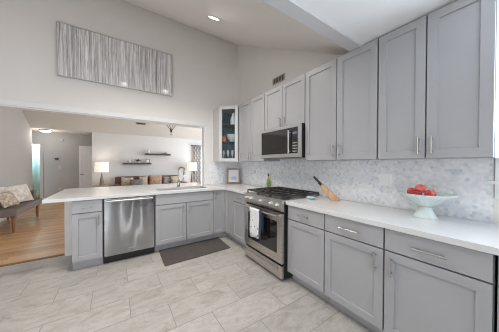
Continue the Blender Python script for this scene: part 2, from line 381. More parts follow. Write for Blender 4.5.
def cells(bm, us, vs, keep, f, t0, t1):
    """slab with holes: a grid of cells; f(u,v,t) gives the point; only outer faces are made."""
    idx = {}
    def V(i, j, k):
        if (i, j, k) not in idx: idx[(i, j, k)] = bm.verts.new(f(us[i], vs[j], (t0, t1)[k]))
        return idx[(i, j, k)]
    K = {(i, j) for i in range(len(us)-1) for j in range(len(vs)-1) if keep((us[i]+us[i+1])/2, (vs[j]+vs[j+1])/2)}
    for (i, j) in K:
        for k in (0, 1): bm.faces.new([V(a, b, k) for a, b in ((i, j), (i+1, j), (i+1, j+1), (i, j+1))])
        for (di, dj), (a, b) in (((-1, 0), ((i, j), (i, j+1))), ((1, 0), ((i+1, j), (i+1, j+1))), ((0, -1), ((i, j), (i+1, j))), ((0, 1), ((i, j+1), (i+1, j+1)))):
            if (i+di, j+dj) not in K: bm.faces.new((V(*a, 0), V(*b, 0), V(*b, 1), V(*a, 1)))
    return bm
def pillow(bm, c, w, h, t, X, Z, n=14):
    """cushion: X = width direction, Z = height direction, puffed along X x Z."""
    X = Vector(X).normalized(); Z = Vector(Z).normalized(); Y = X.cross(Z).normalized(); c = Vector(c)
    g = {}
    for s in (-1, 1):
        for i in range(n+1):
            for j in range(n+1):
                a, b = 2*i/n-1, 2*j/n-1
                edge = i in (0, n) or j in (0, n)
                if edge and (0, i, j) in g: g[(s, i, j)] = g[(0, i, j)]; continue
                th = 0 if edge else t/2*((1-a*a)*(1-b*b))**0.42
                px = a*(1-0.07*(1-b*b)); pz = b*(1-0.07*(1-a*a))
                v = bm.verts.new(c + X*(px*w/2) + Z*(pz*h/2) + Y*(s*th))
                g[(s, i, j)] = v
                if edge: g[(0, i, j)] = v
    for s in (-1, 1):
        for i in range(n):
            for j in range(n): bm.faces.new((g[(s,i,j)], g[(s,i+1,j)], g[(s,i+1,j+1)], g[(s,i,j+1)]))
    return bm

OFF = {}
def thing(name, label, cat, loc=(0, 0, 0), group=None, rz=0):
    o = bpy.data.objects.new(name, None); o.empty_display_size = 0.1; C.objects.link(o)
    o.location = loc; o.rotation_euler = (0, 0, rz); o['label'] = label; o['category'] = cat
    if group: o['group'] = group
    OFF[o.name] = Vector(loc)
    return o
def link(name, bm, m, parent=None, label=None, smooth=False, loc=None, bevel=0, seg=2, auto=40, sub=0):
    bmesh.ops.recalc_face_normals(bm, faces=bm.faces[:])
    off = Vector(loc) if loc is not None else (OFF[parent.name] if parent else Vector((0, 0, 0)))
    bmesh.ops.translate(bm, verts=bm.verts[:], vec=-off)
    me = bpy.data.meshes.new(name); 
    if smooth:
        for f in bm.faces: f.smooth = True
        lim = math.radians(auto)
        for e in bm.edges:
            if len(e.link_faces) == 2 and e.calc_face_angle(0) > lim: e.smooth = False
    bm.to_mesh(me); bm.free(); me.materials.append(m)
    o = bpy.data.objects.new(name, me); C.objects.link(o)
    if parent: o.parent = parent
    else: o.location = off
    OFF[o.name] = off
    if bevel:
        bv = o.modifiers.new('bevel', 'BEVEL'); bv.width = bevel; bv.segments = seg; bv.limit_method = 'ANGLE'; bv.angle_limit = 0.7
    if label: o['label'] = label
    return o
def single(name, bm, m, label, cat, loc, group=None, **k):
    o = link(name, bm, m, None, label, loc=loc, **k); o['category'] = cat
    if group: o['group'] = group
    return o
def struct(name, bm, m, parent=None, **k):
    o = link(name, bm, m, parent, **k)
    if parent is None: o['kind'] = 'structure'
    return o

# frames for fitted furniture: (along, up, outward) -> world
def FB(y0): return lambda u, v, w: (u, y0-w, v)        # faces the camera side (-y)
def FR(x0): return lambda u, v, w: (x0-w, u, v)        # faces into the room (-x)
def fbox(bm, F, u0, u1, v0, v1, w0, w1):
    a, b = F(u0, v0, w0), F(u1, v1, w1)
    return box(bm, a[0], b[0], a[1], b[1], a[2], b[2])
def panel(bm, F, u0, u1, v0, v1, w0, th=0.02, stile=0.058, rec=0.012, rail=None):
    rail = stile if rail is None else rail
    def q(a, b, c, d, w): return [bm.verts.new(F(u, v, w)) for u, v in ((a, c), (b, c), (b, d), (a, d))]
    bk = q(u0, u1, v0, v1, w0); fo = q(u0, u1, v0, v1, w0+th)
    fi = q(u0+stile, u1-stile, v0+rail, v1-rail, w0+th); pi = q(u0+stile+.004, u1-stile-.004, v0+rail+.004, v1-rail-.004, w0+th-rec)
    bm.faces.new(bk); bm.faces.new(pi)
    for a, b in ((bk, fo), (fo, fi), (fi, pi)):
        for i in range(4): bm.faces.new((a[i], a[(i+1) % 4], b[(i+1) % 4], b[i]))
    return bm
def fcyl(bm, F, a, b, r, n=12): return cyl(bm, F(*a), F(*b), r, n=n)
def bar_handle(F, u, v, w, length, vertical, parent, r=0.0065, m=None):
    bm = B(); h = length/2; so = 0.032
    if vertical:
        fcyl(bm, F, (u, v-h, w+so), (u, v+h, w+so), r)
        for s in (-0.7, 0.7): fcyl(bm, F, (u, v+s*h, w-0.0005), (u, v+s*h, w+so), r*0.75)
    else:
        fcyl(bm, F, (u-h, v, w+so), (u+h, v, w+so), r)
        for s in (-0.7, 0.7): fcyl(bm, F, (u+s*h, v, w-0.0005), (u+s*h, v, w+so), r*0.75)
    return link('handle', bm, m or M_nickel, parent, smooth=True)

# ------------------------------------------------------------------ the setting
SL, ZB = 0.541, 3.955                       # kitchen vault: z = ZB + SL*y, falling towards the camera
struct('floor', box(B(), -5.6, 0.12, -6.62, 0.09, -0.1, 0), M_tile)
struct('floor', box(B(), -7.0, 2.4, 0.09, 9.0, -0.1, 0), M_wood)
# wall between kitchen and living room, with the wide pass-through over the half wall
us = [-5.6, -4.45, -2.851, -0.753, 0.0]; vs = [0, 0.872, 2.071, 4.08]
struct('wall_back', cells(B(), us, vs, lambda u, v: not (-4.45 < u < -0.753 and 0.872 < v < 2.071) and not (-4.45 < u < -2.851 and v < 2.071), lambda u, v, t: (u, t, v), 0.0, 0.12), M_wall)
us = [-6.62, -4.80, -3.72, 0.12]; vs = [0, 1.20, 2.30, 4.08]
struct('wall_right', cells(B(), us, vs, lambda u, v: not (-4.80 < u < -3.72 and 1.20 < v < 2.30), lambda u, v, t: (t, u, v), 0.0, 0.12), M_wall)
struct('ceiling', prism(B(), [(0.0, ZB), (0.0, ZB+0.12), (-2.72, ZB-2.72*SL+0.12), (-2.72, ZB-2.72*SL)], 0, -5.6, 0.0), M_ceil)
struct('ceiling', box(B(), -5.6, 0.12, -6.62, -2.841, 2.446, 2.72), M_ceil_white)
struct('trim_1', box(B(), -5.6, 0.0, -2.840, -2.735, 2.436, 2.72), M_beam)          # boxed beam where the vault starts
us = [-5.6, -5.25, -2.95, -1.52, -1.22, 0.12]; vs = [0, 0.3, 2.2, 2.3, 2.72]
struct('wall_front', cells(B(), us, vs, lambda u, v: not (-5.25 < u < -2.95 and v < 2.3) and not (-1.52 < u < -1.22 and 0.3 < v < 2.2), lambda u, v, t: (u, t, v), -6.62, -6.5), M_wall_dark)
us = [-6.62, -5.1, -3.9, 0.12]; vs = [0, 0.9, 2.2, 4.08]
struct('wall_left', cells(B(), us, vs, lambda u, v: not (-5.1 < u < -3.9 and 0.9 < v < 2.2), lambda u, v, t: (t, u, v), -5.72, -5.6), M_wall)
# patio door in the wall behind the camera (mirrored in the appliances)
bm = B()
for u in (-5.25, -4.14, -3.03): box(bm, u, u+0.08, -6.59, -6.53, 0, 2.3)
box(bm, -5.17, -3.03, -6.588, -6.532, 2.22, 2.3); box(bm, -5.17, -3.03, -6.588, -6.532, 0, 0.08)
wd = struct('door_1', bm, M_trim)
link('pane', box(B(), -5.2, -3.0, -6.565, -6.555, 0.04, 2.26), M_pane, wd)
# casing round the pass-through
poly_us = [-4.45, -0.753, -0.672]; 
struct('trim_2', cells(B(), [-4.45, -0.753, -0.672], [0.915, 2.071, 2.142], lambda u, v: u > -0.753 or v > 2.071, lambda u, v, t: (u, t, v), -0.022, -0.0005), M_trim, bevel=0.004)
struct('trim_3', cells(B(), [-4.45, -0.772, -0.753], [0.915, 2.055, 2.0705], lambda u, v: u > -0.772 or v > 2.055, lambda u, v, t: (u, t, v), 0.0, 0.12), M_trim)   # jamb lining
struct('trim_4', box(B(), -4.45, -2.86, 0.06, 0.12, 0, 0.006), M_leg)                     # threshold strip tile / oak
# marble mosaic between counter and wall cabinets
struct('wall_tile', box(B(), -0.008, -0.0005, -3.61, -0.009, 0.915, 1.412), M_hexR)
struct('wall_tile', box(B(), -0.671, -0.009, -0.008, -0.0005, 0.915, 1.375), M_hexB)
# window beyond the last wall cabinet
F = FR(0)
bm = B(); cells(bm, [-4.90, -4.80, -3.72, -3.615], [1.09, 1.2, 2.30, 2.40], lambda u, v: not (-4.80 < u < -3.72 and 1.2 < v < 2.3), lambda u, v, t: F(u, v, t), 0.0005, 0.02)
w1 = struct('window_1', bm, M_trim, bevel=0.003)
link('sill', box(B(), -0.06, 0.10, -4.95, -3.585, 1.195, 1.218), M_trim, w1)
bm = B(); cells(bm, [-4.8, -4.75, -3.77, -3.72], [1.218, 1.265, 1.75, 1.80, 2.25, 2.30], lambda u, v: not (-4.75 < u < -3.77 and (1.265 < v < 1.75 or 1.80 < v < 2.25)), lambda u, v, t: (t, u, v), 0.05, 0.09)
link('sash', bm, M_trim, w1)
link('pane', box(B(), 0.067, 0.073, -4.77, -3.75, 1.24, 2.28), M_pane, w1)

# living room shell
LZ, LS = 2.44, 0.62
struct('wall_west', box(B(), -4.57, -4.45, 0.12, 5.22, 0, 4.2), M_wall_shaded)
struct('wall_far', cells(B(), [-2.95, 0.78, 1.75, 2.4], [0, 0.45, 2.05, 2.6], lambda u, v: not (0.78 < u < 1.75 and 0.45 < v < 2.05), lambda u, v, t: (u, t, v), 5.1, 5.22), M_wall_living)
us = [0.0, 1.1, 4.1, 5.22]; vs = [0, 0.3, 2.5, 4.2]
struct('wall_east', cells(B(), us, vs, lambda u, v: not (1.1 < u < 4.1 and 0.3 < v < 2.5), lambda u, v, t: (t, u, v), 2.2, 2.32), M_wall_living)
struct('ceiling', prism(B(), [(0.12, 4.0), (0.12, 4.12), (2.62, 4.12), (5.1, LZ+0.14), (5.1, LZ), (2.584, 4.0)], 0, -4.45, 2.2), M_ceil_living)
struct('ceiling', box(B(), -6.6, -2.83, 5.1, 7.9, LZ, LZ+0.12), M_ceil)
us = [-6.6, -4.95, -4.45, -2.83]; vs = [0, 2.0, LZ]
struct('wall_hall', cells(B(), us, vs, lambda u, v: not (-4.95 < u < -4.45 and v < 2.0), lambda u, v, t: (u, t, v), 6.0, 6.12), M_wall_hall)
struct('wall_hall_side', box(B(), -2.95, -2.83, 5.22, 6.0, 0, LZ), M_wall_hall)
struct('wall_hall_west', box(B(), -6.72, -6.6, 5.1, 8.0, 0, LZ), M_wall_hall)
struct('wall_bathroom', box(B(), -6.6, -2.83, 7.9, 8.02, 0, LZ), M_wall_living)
struct('baseboard_far', box(B(), -2.94, 2.18, 5.084, 5.0995, 0, 0.11), M_trim)
struct('baseboard_west', box(B(), -4.4495, -4.434, 0.14, 5.2, 0, 0.11), M_trim)
struct('baseboard_hall', box(B(), -4.37, -3.50, 5.984, 5.9995, 0, 0.11), M_trim)
struct('trim_5', cells(B(), [-5.03, -4.95, -4.45, -4.37], [0, 2.0, 2.08], lambda u, v: not (-4.95 < u < -4.45 and v < 2.0), lambda u, v, t: (u, t, v), 5.98, 5.9995), M_wall_hall)
# panelled door at the end of the hall
F = FB(5.995)
bm = B(); fbox(bm, F, -3.41, -2.955, 0.01, 2.0, 0, 0.012)
for v0, v1 in ((0.15, 0.55), (0.62, 0.80), (0.98, 1.50), (1.56, 1.90)): panel(bm, F, -3.37, -3.0, v0, v1, 0.0121, 0.010, 0.03, 0.008)
d2 = struct('door_2', bm, M_hall_door)
bm = B(); cyl(bm, F(-3.365, 0.92, 0.012), F(-3.365, 0.92, 0.06), 0.011); cyl(bm, F(-3.37, 0.92, 0.055), F(-3.26, 0.92, 0.055), 0.009)
link('handle', bm, M_bronze, d2, smooth=True)
# living room window behind the curtain
F = FB(5.1)
bm = B(); cells(bm, [0.70, 0.78, 1.75, 1.83], [0.38, 0.45, 2.05, 2.13], lambda u, v: not (0.78 < u < 1.75 and 0.45 < v < 2.05), lambda u, v, t: F(u, v, t), 0.0005, 0.02)
w2 = struct('window_2', bm, M_trim)
bm = B(); cells(bm, [0.78, 0.82, 1.71, 1.75], [0.45, 0.49, 1.23, 1.27, 2.01, 2.05], lambda u, v: not (0.82 < u < 1.71 and (0.49 < v < 1.23 or 1.27 < v < 2.01)), lambda u, v, t: (u, t, v), 5.14, 5.18)
link('sash', bm, M_trim, w2)
link('pane', box(B(), 0.80, 1.73, 5.158, 5.163, 0.47, 2.03), M_pane, w2)

# ------------------------------------------------------------------ base cabinets
BASE_Z0, BASE_Z1 = 0.115, 0.873
def base_cabinet(kind, s0, s1, label, cols, drawer=None, group='grey base cabinets', handle_side=(1,), false_front=False):
    """cols = list of (a, b) door spans; drawer = drawer front or None; handle_side per door: -1/+1/0"""
    F = FB(-0.60) if kind == 'B' else FR(-0.60)
    mid = F((s0+s1)/2, 0, -0.3)
    t = thing('base_cabinet', label, 'cabinet', mid, group)
    bm = B(); e = 0.0015
    if kind == 'B': prof = [(-0.012, 0.0), (-0.012, BASE_Z1), (-0.588, BASE_Z1), (-0.588, BASE_Z0), (-0.535, BASE_Z0), (-0.535, 0.0)]
    else: prof = [(-0.012, 0.0), (-0.012, BASE_Z1), (-0.588, BASE_Z1), (-0.588, BASE_Z0), (-0.535, BASE_Z0), (-0.535, 0.0)]
    if false_front:
        for a, b in ((s0+e, s0+0.02), (s1-0.02, s1-e)): prism(bm, prof, 0, a, b)
        box(bm, s0+0.0201, s1-0.0201, -0.588, -0.58, BASE_Z0, BASE_Z1); box(bm, s0+0.0201, s1-0.0201, -0.5799, -0.02, BASE_Z0, BASE_Z0+0.02)
        box(bm, s0+0.0201, s1-0.0201, -0.535, -0.52, 0, BASE_Z0)
    else: prism(bm, prof, 0 if kind == 'B' else 1, s0+e, s1-e)
    link('body', bm, M_cab, t)
    g = 0.0048; w0 = -0.0112; TH = 0.0318
    vtop = BASE_Z1-0.006
    vd = 0.7125
    if drawer:
        nm = 'false_front' if false_front else 'drawer'
        dr = link(nm, fbox(B(), F, s0+g, s1-g, vd+g, vtop, w0, w0+TH), M_cab, t, bevel=0.002)
        if not false_front: bar_handle(F, (s0+s1)/2, 0.787, w0+TH, drawer, False, dr)
        top = vd-g
    else: top = vtop
    for (a, b), hs in zip(cols, handle_side):
        d = link('door', panel(B(), F, a+g, b-g, BASE_Z0+0.002, top, w0, TH), M_cab, t)
        if hs: bar_handle(F, (b-0.05 if hs > 0 else a+0.05), (0.612 if drawer else 0.78), w0+TH, 0.135, True, d)
    return t
base_cabinet('B', -2.690, -2.381, 'narrow grey base cabinet at the free end of the peninsula, left of the dishwasher', [(-2.690, -2.381)], 0.11, handle_side=(1,))
base_cabinet('B', -1.757, -0.840, 'wide grey base cabinet under the sink with two doors and no drawer handle', [(-1.757, -1.2985), (-1.2985, -0.840)], 0.12, handle_side=(1, -1), false_front=True)
base_cabinet('R', -1.386, -0.905, 'grey base cabinet with one drawer between the inner corner and the range', [(-1.386, -0.905)], 0.12, handle_side=(-1,))
base_cabinet('R', -2.671, -2.190, 'grey base cabinet with one drawer directly right of the range', [(-2.671, -2.190)], 0.13, handle_side=(0,))
base_cabinet('R', -3.166, -2.672, 'grey base cabinet below the knife block, second to the right of the range', [(-3.166, -2.672)], 0.17, handle_side=(-1,))
base_cabinet('R', -3.673, -3.168, 'large near grey base cabinet with a long-handled drawer below the fruit bowl', [(-3.673, -3.168)], 0.165, handle_side=(1,))
base_cabinet('R', -4.30, -3.680, 'grey base cabinet under the window, cut by the right edge of the photo', [(-4.30, -3.680)], 0.15, handle_side=(1,))
# L-shaped corner unit with two full-height doors meeting in the inner corner
t = thing('corner_base_cabinet', 'L-shaped grey corner base cabinet with full-height doors, no drawers', 'cabinet', (-0.3, -0.3, 0), 'grey base cabinets')
bm = B()
prism(bm, [(-0.8385, -0.012), (-0.8385, -0.60), (-0.60, -0.60), (-0.60, -0.9035), (-0.012, -0.9035), (-0.012, -0.012)], 2, BASE_Z0, BASE_Z1)
prism(bm, [(-0.8385, -0.012), (-0.8385, -0.535), (-0.535, -0.535), (-0.535, -0.9035), (-0.012, -0.9035), (-0.012, -0.012)], 2, 0, BASE_Z0)
link('body', bm, M_cab, t)
F = FB(-0.60); d = link('door', panel(B(), F, -0.837, -0.6225, BASE_Z0+0.002, BASE_Z1-0.004, 0.0006, stile=0.045), M_cab, t); bar_handle(F, -0.808, 0.782, 0.0206, 0.125, True, d)
F = FR(-0.60); link('door', panel(B(), F, -0.902, -0.6225, BASE_Z0+0.002, BASE_Z1-0.004, 0.0006, stile=0.045), M_cab, t)

# ------------------------------------------------------------------ worktops
SX0, SX1, SY0, SY1 = -1.70, -0.90, -0.52, -0.135
def keep(u, v):
    if SX0 < u < SX1 and SY0 < v < SY1: return False
    if v > 0: return u < -0.775
    if v > -0.645: return True
    return u > -0.645
bm = cells(B(), [-2.935, SX0, SX1, -0.775, -0.645, -0.0085], [-1.387, -0.645, SY0, SY1, -0.0085, 0.60], lambda u, v: keep(u, v), lambda u, v, t: (u, v, t), 0.8745, 0.914)
single('countertop', bm, M_quartz, 'white quartz countertop of the peninsula, wrapping round the corner to the range', 'countertop', (-1.5, -0.3, 0.8745), bevel=0.003)
bm = box(B(), -0.645, -0.0085, -4.30, -2.182, 0.8745, 0.914)
single('countertop', bm, M_quartz, 'white quartz countertop right of the range, carrying the fruit bowl', 'countertop', (-0.32, -3.2, 0.8745), bevel=0.003)
# undermount sink
t = thing('kitchen_sink', 'rectangular stainless steel sink set into the peninsula countertop', 'sink', ((SX0+SX1)/2, (SY0+SY1)/2, 0.66))
bm = B(); o_ = 0.012
def q(a, z): return [bm.verts.new((x, y, z)) for x, y in ((SX0-a, SY0-a), (SX1+a, SY0-a), (SX1+a, SY1+a), (SX0-a, SY1+a))]
r0 = q(o_, 0.8735); r1 = q(0.001, 0.8735); r2 = q(-0.02, 0.68); r3 = q(o_, 0.66)
for a, b in ((r0, r1), (r1, r2), (r3, r0)):
    for i in range(4): bm.faces.new((a[i], a[(i+1) % 4], b[(i+1) % 4], b[i]))
bm.faces.new(r2); bm.faces.new(r3)
link('basin', bm, M_steel, t)
link('drain', cyl(B(), (-1.3, -0.33, 0.6805), (-1.3, -0.33, 0.684), 0.045), M_nickel, t, smooth=True)
# gooseneck faucet behind the sink
t = thing('faucet', 'brushed nickel gooseneck faucet standing behind the sink', 'faucet', (-1.285, -0.075, 0.9145))
link('base', lathe(B(), [(0.03, 0), (0.03, 0.008), (0.023, 0.016), (0.023, 0.12), (0.016, 0.135)], (-1.285, -0.075, 0.9145)), M_faucet, t, smooth=True)
pts = [(-1.285, -0.075, 1.04)]
for k in range(13):
    a = PI - k*PI*1.02/12; pts.append((-1.248+0.037*math.cos(a), -0.075-0.05*(1+math.cos(a)), 1.215+0.055*math.sin(a)))
sp = link('spout', tube(B(), pts, 0.0135, 12), M_faucet, t, smooth=True)
e = pts[-1]
link('spray_head', cyl(B(), (e[0], e[1], e[2]+0.004), (e[0], e[1], e[2]-0.085), 0.017, 0.021), M_faucet, t, smooth=True)
bm = B(); cyl(bm, (-1.262, -0.075, 1.0), (-1.225, -0.075, 1.0), 0.013); cyl(bm, (-1.225, -0.075, 1.0), (-1.19, -0.075, 1.075), 0.007, 0.009)
link('lever', bm, M_faucet, t, smooth=True)

# ------------------------------------------------------------------ dishwasher
F = FB(-0.60); u0, u1 = -2.376, -1.762
t = thing('dishwasher', 'stainless steel dishwasher built into the peninsula', 'dishwasher', ((u0+u1)/2, -0.3, 0))
link('body', fbox(B(), F, u0, u1, 0.112, 0.870, -0.57, 0), M_black, t)
dd = link('door', fbox(B(), F, u0+0.008, u1-0.008, 0.108, 0.866, 0.0006, 0.03), M_steel_dw, t, bevel=0.006, seg=3)
bm = B(); fcyl(bm, F, (u0+0.035, 0.838, 0.066), (u1-0.035, 0.838, 0.066), 0.0115)
for u in (u0+0.06, u1-0.06): fcyl(bm, F, (u, 0.838, 0.0295), (u, 0.838, 0.066), 0.009)
link('handle', bm, M_nickel, dd, smooth=True)
link('badge', fbox(B(), F, -2.09, -2.03, 0.165, 0.173, 0.0301, 0.0315), M_slot, dd)
link('toe_kick', fbox(B(), F, u0+0.002, u1-0.002, 0.001, 0.1118, -0.5, -0.035), M_black, t)

# ------------------------------------------------------------------ range
RY0, RY1 = -2.180, -1.392; RM = (RY0+RY1)/2
t = thing('gas_range', 'stainless steel slide-in gas range with black grates and a towel on its oven handle', 'range', (-0.34, RM, 0))
F = FR(-0.66)
link('body', box(B(), -0.66, -0.02, RY0, RY1, 0.025, 0.905), M_black, t)
link('cooktop', box(B(), -0.672, -0.012, RY0-0.001, RY1+0.001, 0.9055, 0.921), M_steel_range, t, bevel=0.003)
bm = B(); prism(bm, [(-0.6606, 0.792), (-0.686, 0.792), (-0.700, 0.815), (-0.694, 0.925), (-0.674, 0.925), (-0.674, 0.9045), (-0.6606, 0.9045)], 1, RY0, RY1)
cp = link('control_panel', bm, M_steel_range, t, bevel=0.002)
for y in (-1.475, -1.575, RM, -1.995, -2.095):
    bm = B(); lathe(bm, [(0.026, 0), (0.026, 0.006), (0.020, 0.010), (0.018, 0.034), (0.015, 0.037)], (0, 0, 0), 18)
    bmesh.ops.rotate(bm, verts=bm.verts[:], cent=(0, 0, 0), matrix=Matrix.Rotation(-PI/2-0.05, 3, 'Y'))
    bmesh.ops.translate(bm, verts=bm.verts[:], vec=(-0.698, y, 0.862))
    link('knob', bm, M_steel, cp, smooth=True)
od = link('oven_door', panel(B(), F, RY0+0.004, RY1-0.004, 0.199, 0.768, 0.0006, 0.032, 0.083, 0.004, rail=0.098), M_steel_range, t, bevel=0.002)
link('window', fbox(B(), F, RY0+0.091, RY1-0.091, 0.295, 0.678, 0.0288, 0.0315), M_oven_glass, od)
bm = B(); fcyl(bm, F, (RY0+0.03, 0.742, 0.085), (RY1-0.03, 0.742, 0.085), 0.0125)
for y in (RY0+0.055, RY1-0.055): fcyl(bm, F, (y, 0.742, 0.032), (y, 0.742, 0.085), 0.011)
link('handle', bm, M_nickel, od, smooth=True)
link('badge', fbox(B(), F, RM-0.035, RM+0.035, 0.232, 0.246, 0.0327, 0.0342), M_nickel, od)
wd_ = link('warming_drawer', fbox(B(), F, RY0+0.004, RY1-0.004, 0.03, 0.172, 0.0006, 0.03), M_steel_range, t, bevel=0.003)
bm = B(); fcyl(bm, F, (RY0+0.03, 0.150, 0.066), (RY1-0.03, 0.150, 0.066), 0.0115)
for y in (RY0+0.055, RY1-0.055): fcyl(bm, F, (y, 0.150, 0.0295), (y, 0.150, 0.066), 0.01)
link('handle', bm, M_nickel, wd_, smooth=True)
# burners and three cast iron grates
for bx_, by_ in ((-0.50, -1.53), (-0.20, -1.53), (-0.35, RM), (-0.50, -2.04), (-0.20, -2.04)):
    link('burner', lathe(B(), [(0.055, 0), (0.055, 0.008), (0.042, 0.012), (0.042, 0.020), (0.030, 0.023)], (bx_, by_, 0.9212), 18), M_iron, t, smooth=True)
for k in range(3):
    y0 = RY1-0.008-k*0.2575; y1 = y0-0.2545; bm = B(); h0, h1 = 0.950, 0.966
    def bar(xa, xb, ya, yb): box(bm, xa, xb, ya, yb, h0, h1)
    X0, X1 = -0.648, -0.035; w = 0.012
    for y in (y0-w, y1): bar(X0, X1, y, y+w)
    for x in (X0, X1-w, -0.348): bar(x, x+w, y1+w, y0-w)
    ym = (y0+y1)/2; bar(X0+w, -0.348, ym-w/2, ym+w/2); bar(-0.348+w, X1-w, ym-w/2, ym+w/2)
    for x in (-0.50, -0.20): bar(x-w/2, x+w/2, y1+w, ym-w/2); bar(x-w/2, x+w/2, ym+w/2, y0-w)
    for x in (X0, X1-w):
        for y in (y0-w, y1): box(bm, x, x+w, y, y+w, 0.9213, h0)
    link('grate', bm, M_iron, t)
# towel over the oven handle
bm = B(); HX, HZ, rr = -0.745, 0.742, 0.0165
prof = []
for k in range(9): prof.append((HX-rr-0.004*math.sin(k*0.8), 0.388+(HZ-0.388)*k/8))
for k in range(1, 7): a = PI - k*PI/7; prof.append((HX+rr*math.cos(a), HZ+rr*math.sin(a)))
for k in range(6): prof.append((HX+rr+0.001, HZ-(HZ-0.47)*k/5))
ny = 15; G = []
TY0, TY1 = -1.885, -1.630
for i, (x, z) in enumerate(prof):
    row = []
    for j in range(ny):
        f = j/(ny-1); front = i < 9
        fold = (0.006*math.sin(f*14+0.4)*(1-i/9) - 0.004*(1-i/9)) if front else 0
        row.append(bm.verts.new((x+fold, TY0+(TY1-TY0)*f+(0.010*(1-i/8)*(0.5-f) if front else 0), z+(0.010*math.sin(f*5) if i == 0 else 0))))
    G.append(row)
for i in range(len(G)-1):
    for j in range(ny-1): bm.faces.new((G[i][j], G[i][j+1], G[i+1][j+1], G[i+1][j]))
tw = single('towel', bm, M_towel, 'white tea towel with a blue print hung over the oven door handle', 'towel', (HX, (TY0+TY1)/2, 0.742), smooth=True)
so = tw.modifiers.new('thickness', 'SOLIDIFY'); so.thickness = 0.0022

# ------------------------------------------------------------------ wall cabinets
def wall_cabinet(s0, s1, z0, z1, split, label, hv=None, hlen=0.13):
    F = FR(-0.31)
    t = thing('wall_cabinet', label, 'cabinet', (-0.155, (s0+s1)/2, z0), 'grey wall cabinets')
    link('body', box(B(), -0.298, -0.009 if z0 < 1.4 else -0.001, s0+0.0012, s1-0.0012, z0, z1), M_cab, t)
    g = 0.0046
    for a, b, hs in ((s0, split, 1), (split, s1, -1)):
        d = link('door', panel(B(), F, a+g, b-g, z0+0.003, z1-0.003, -0.0112, 0.0318), M_cab, t)
        bar_handle(F, (b-0.038 if hs > 0 else a+0.038), z0+0.098, 0.0206, hlen, True, d)
    return t
UZ0, UZ1 = 1.376, 2.432
wall_cabinet(-1.390, -0.605, UZ0, UZ1, -1.000, 'grey double-door wall cabinet between the glass corner cabinet and the microwave')
wall_cabinet(-2.182, -1.392, 1.830, UZ1, -1.785, 'short grey double-door wall cabinet right above the microwave', hlen=0.11)
wall_cabinet(-2.990, -2.186, UZ0, UZ1, -2.600, 'tall grey double-door wall cabinet right of the microwave, above the knife block')
wall_cabinet(-3.641, -2.994, UZ0, UZ1, -3.318, 'large near grey double-door wall cabinet above the fruit bowl')
# diagonal corner cabinet with a glass door
P = [(-0.0085, -0.0085), (-0.578, -0.0085), (-0.578, -0.300), (-0.316, -0.592), (-0.316, -0.603), (-0.0085, -0.603)]
t = thing('corner_wall_cabinet', 'pale grey diagonal corner wall cabinet with a glass door', 'cabinet', (-0.28, -0.28, UZ0), 'grey wall cabinets')
th = 0.016
bm = B(); prism(bm, P, 2, UZ0, UZ0+th); prism(bm, P, 2, UZ1-th, UZ1)
box(bm, -0.578, -0.578+th, -0.300, -0.0085, UZ0+th, UZ1-th); box(bm, -0.316, -0.0085, -0.603, -0.603+th, UZ0+th, UZ1-th)
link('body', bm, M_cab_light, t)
bm = B(); box(bm, -0.5615, -0.0085, -0.018, -0.009, UZ0+th, UZ1-th); box(bm, -0.018, -0.0085, -0.5865, -0.0185, UZ0+th, UZ1-th)
link('back_panel', bm, M_cabinet_in, t)
IP = [(-0.02, -0.02), (-0.56, -0.02), (-0.56, -0.295), (-0.318, -0.570), (-0.318, -0.585), (-0.02, -0.585)]
SH = (UZ0+0.37, UZ0+0.70)
for z in SH: link('shelf', prism(B(), IP, 2, z, z+0.008), M_tumbler, t)
A0 = Vector((-0.585, -0.308, 0)); A1 = Vector((-0.328, -0.594, 0)); D = (A1-A0).normalized(); Nn = Vector((D.y, -D.x, 0)); 
if Nn.dot(Vector((-1, -1, 0))) < 0: Nn = -Nn
Lg = (A1-A0).length
FD = lambda u, v, w: tuple(A0 + D*u + Nn*w + Vector((0, 0, v)))
st = 0.062
bm = B(); cells(bm, [0.004, st, Lg-st, Lg-0.004], [UZ0+0.003, UZ0+st, UZ1-st, UZ1-0.003], lambda u, v: not (st < u < Lg-st and UZ0+st < v < UZ1-st), FD, 0.0, 0.02)
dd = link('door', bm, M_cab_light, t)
bm = B(); cells(bm, [st-0.008, Lg-st+0.008], [UZ0+st-0.008, UZ1-st+0.008], lambda u, v: True, FD, -0.006, -0.001)
link('pane', bm, M_glass, dd)
# glassware inside
def tumbler(bm, c, r, h, stem=0):
    if stem: prof = [(r*0.9, 0), (r*0.9, 0.004), (0.005, 0.010), (0.005, stem), (r*0.6, stem+0.012), (r, stem+h*0.5), (r*0.85, stem+h), (r*0.80, stem+h), (r*0.9, stem+h*0.5), (0.008, stem+0.018)]
    else: prof = [(r*0.85, 0), (r, h), (r*0.93, h), (r*0.80, 0.008)]
    return lathe(bm, prof, c, 16)
zb = UZ0+th+0.0005
M_gw = mat('pale_glassware', (0.55, 0.66, 0.70), 0.12, var=0.1, vscale=30, coat=0.6)
for k, (x, y) in enumerate(((-0.46, -0.25), (-0.40, -0.32), (-0.34, -0.39), (-0.30, -0.47))):
    single('champagne_flute', tumbler(B(), (x, y, zb), 0.024, 0.12, 0.085), M_gw, 'slender stemmed glass on the bottom of the glass-front corner cabinet, one of a row', 'glass', (x, y, zb), 'stemmed glasses in the corner cabinet', smooth=True)
z1_ = SH[0]+0.0085
single('amber_jug', lathe(B(), [(0.045, 0), (0.055, 0.02), (0.058, 0.08), (0.04, 0.115), (0.044, 0.13), (0.038, 0.13), (0.034, 0.115), (0.04, 0.02)], (-0.47, -0.27, z1_), 20), M_amber, 'amber jug on the middle shelf of the glass corner cabinet', 'jug', (-0.47, -0.27, z1_), smooth=True)
bm = lathe(B(), [(0.045, 0), (0.10, 0.07), (0.125, 0.15), (0.12, 0.15), (0.09, 0.07), (0.03, 0.01)], (-0.33, -0.38, z1_), 20)
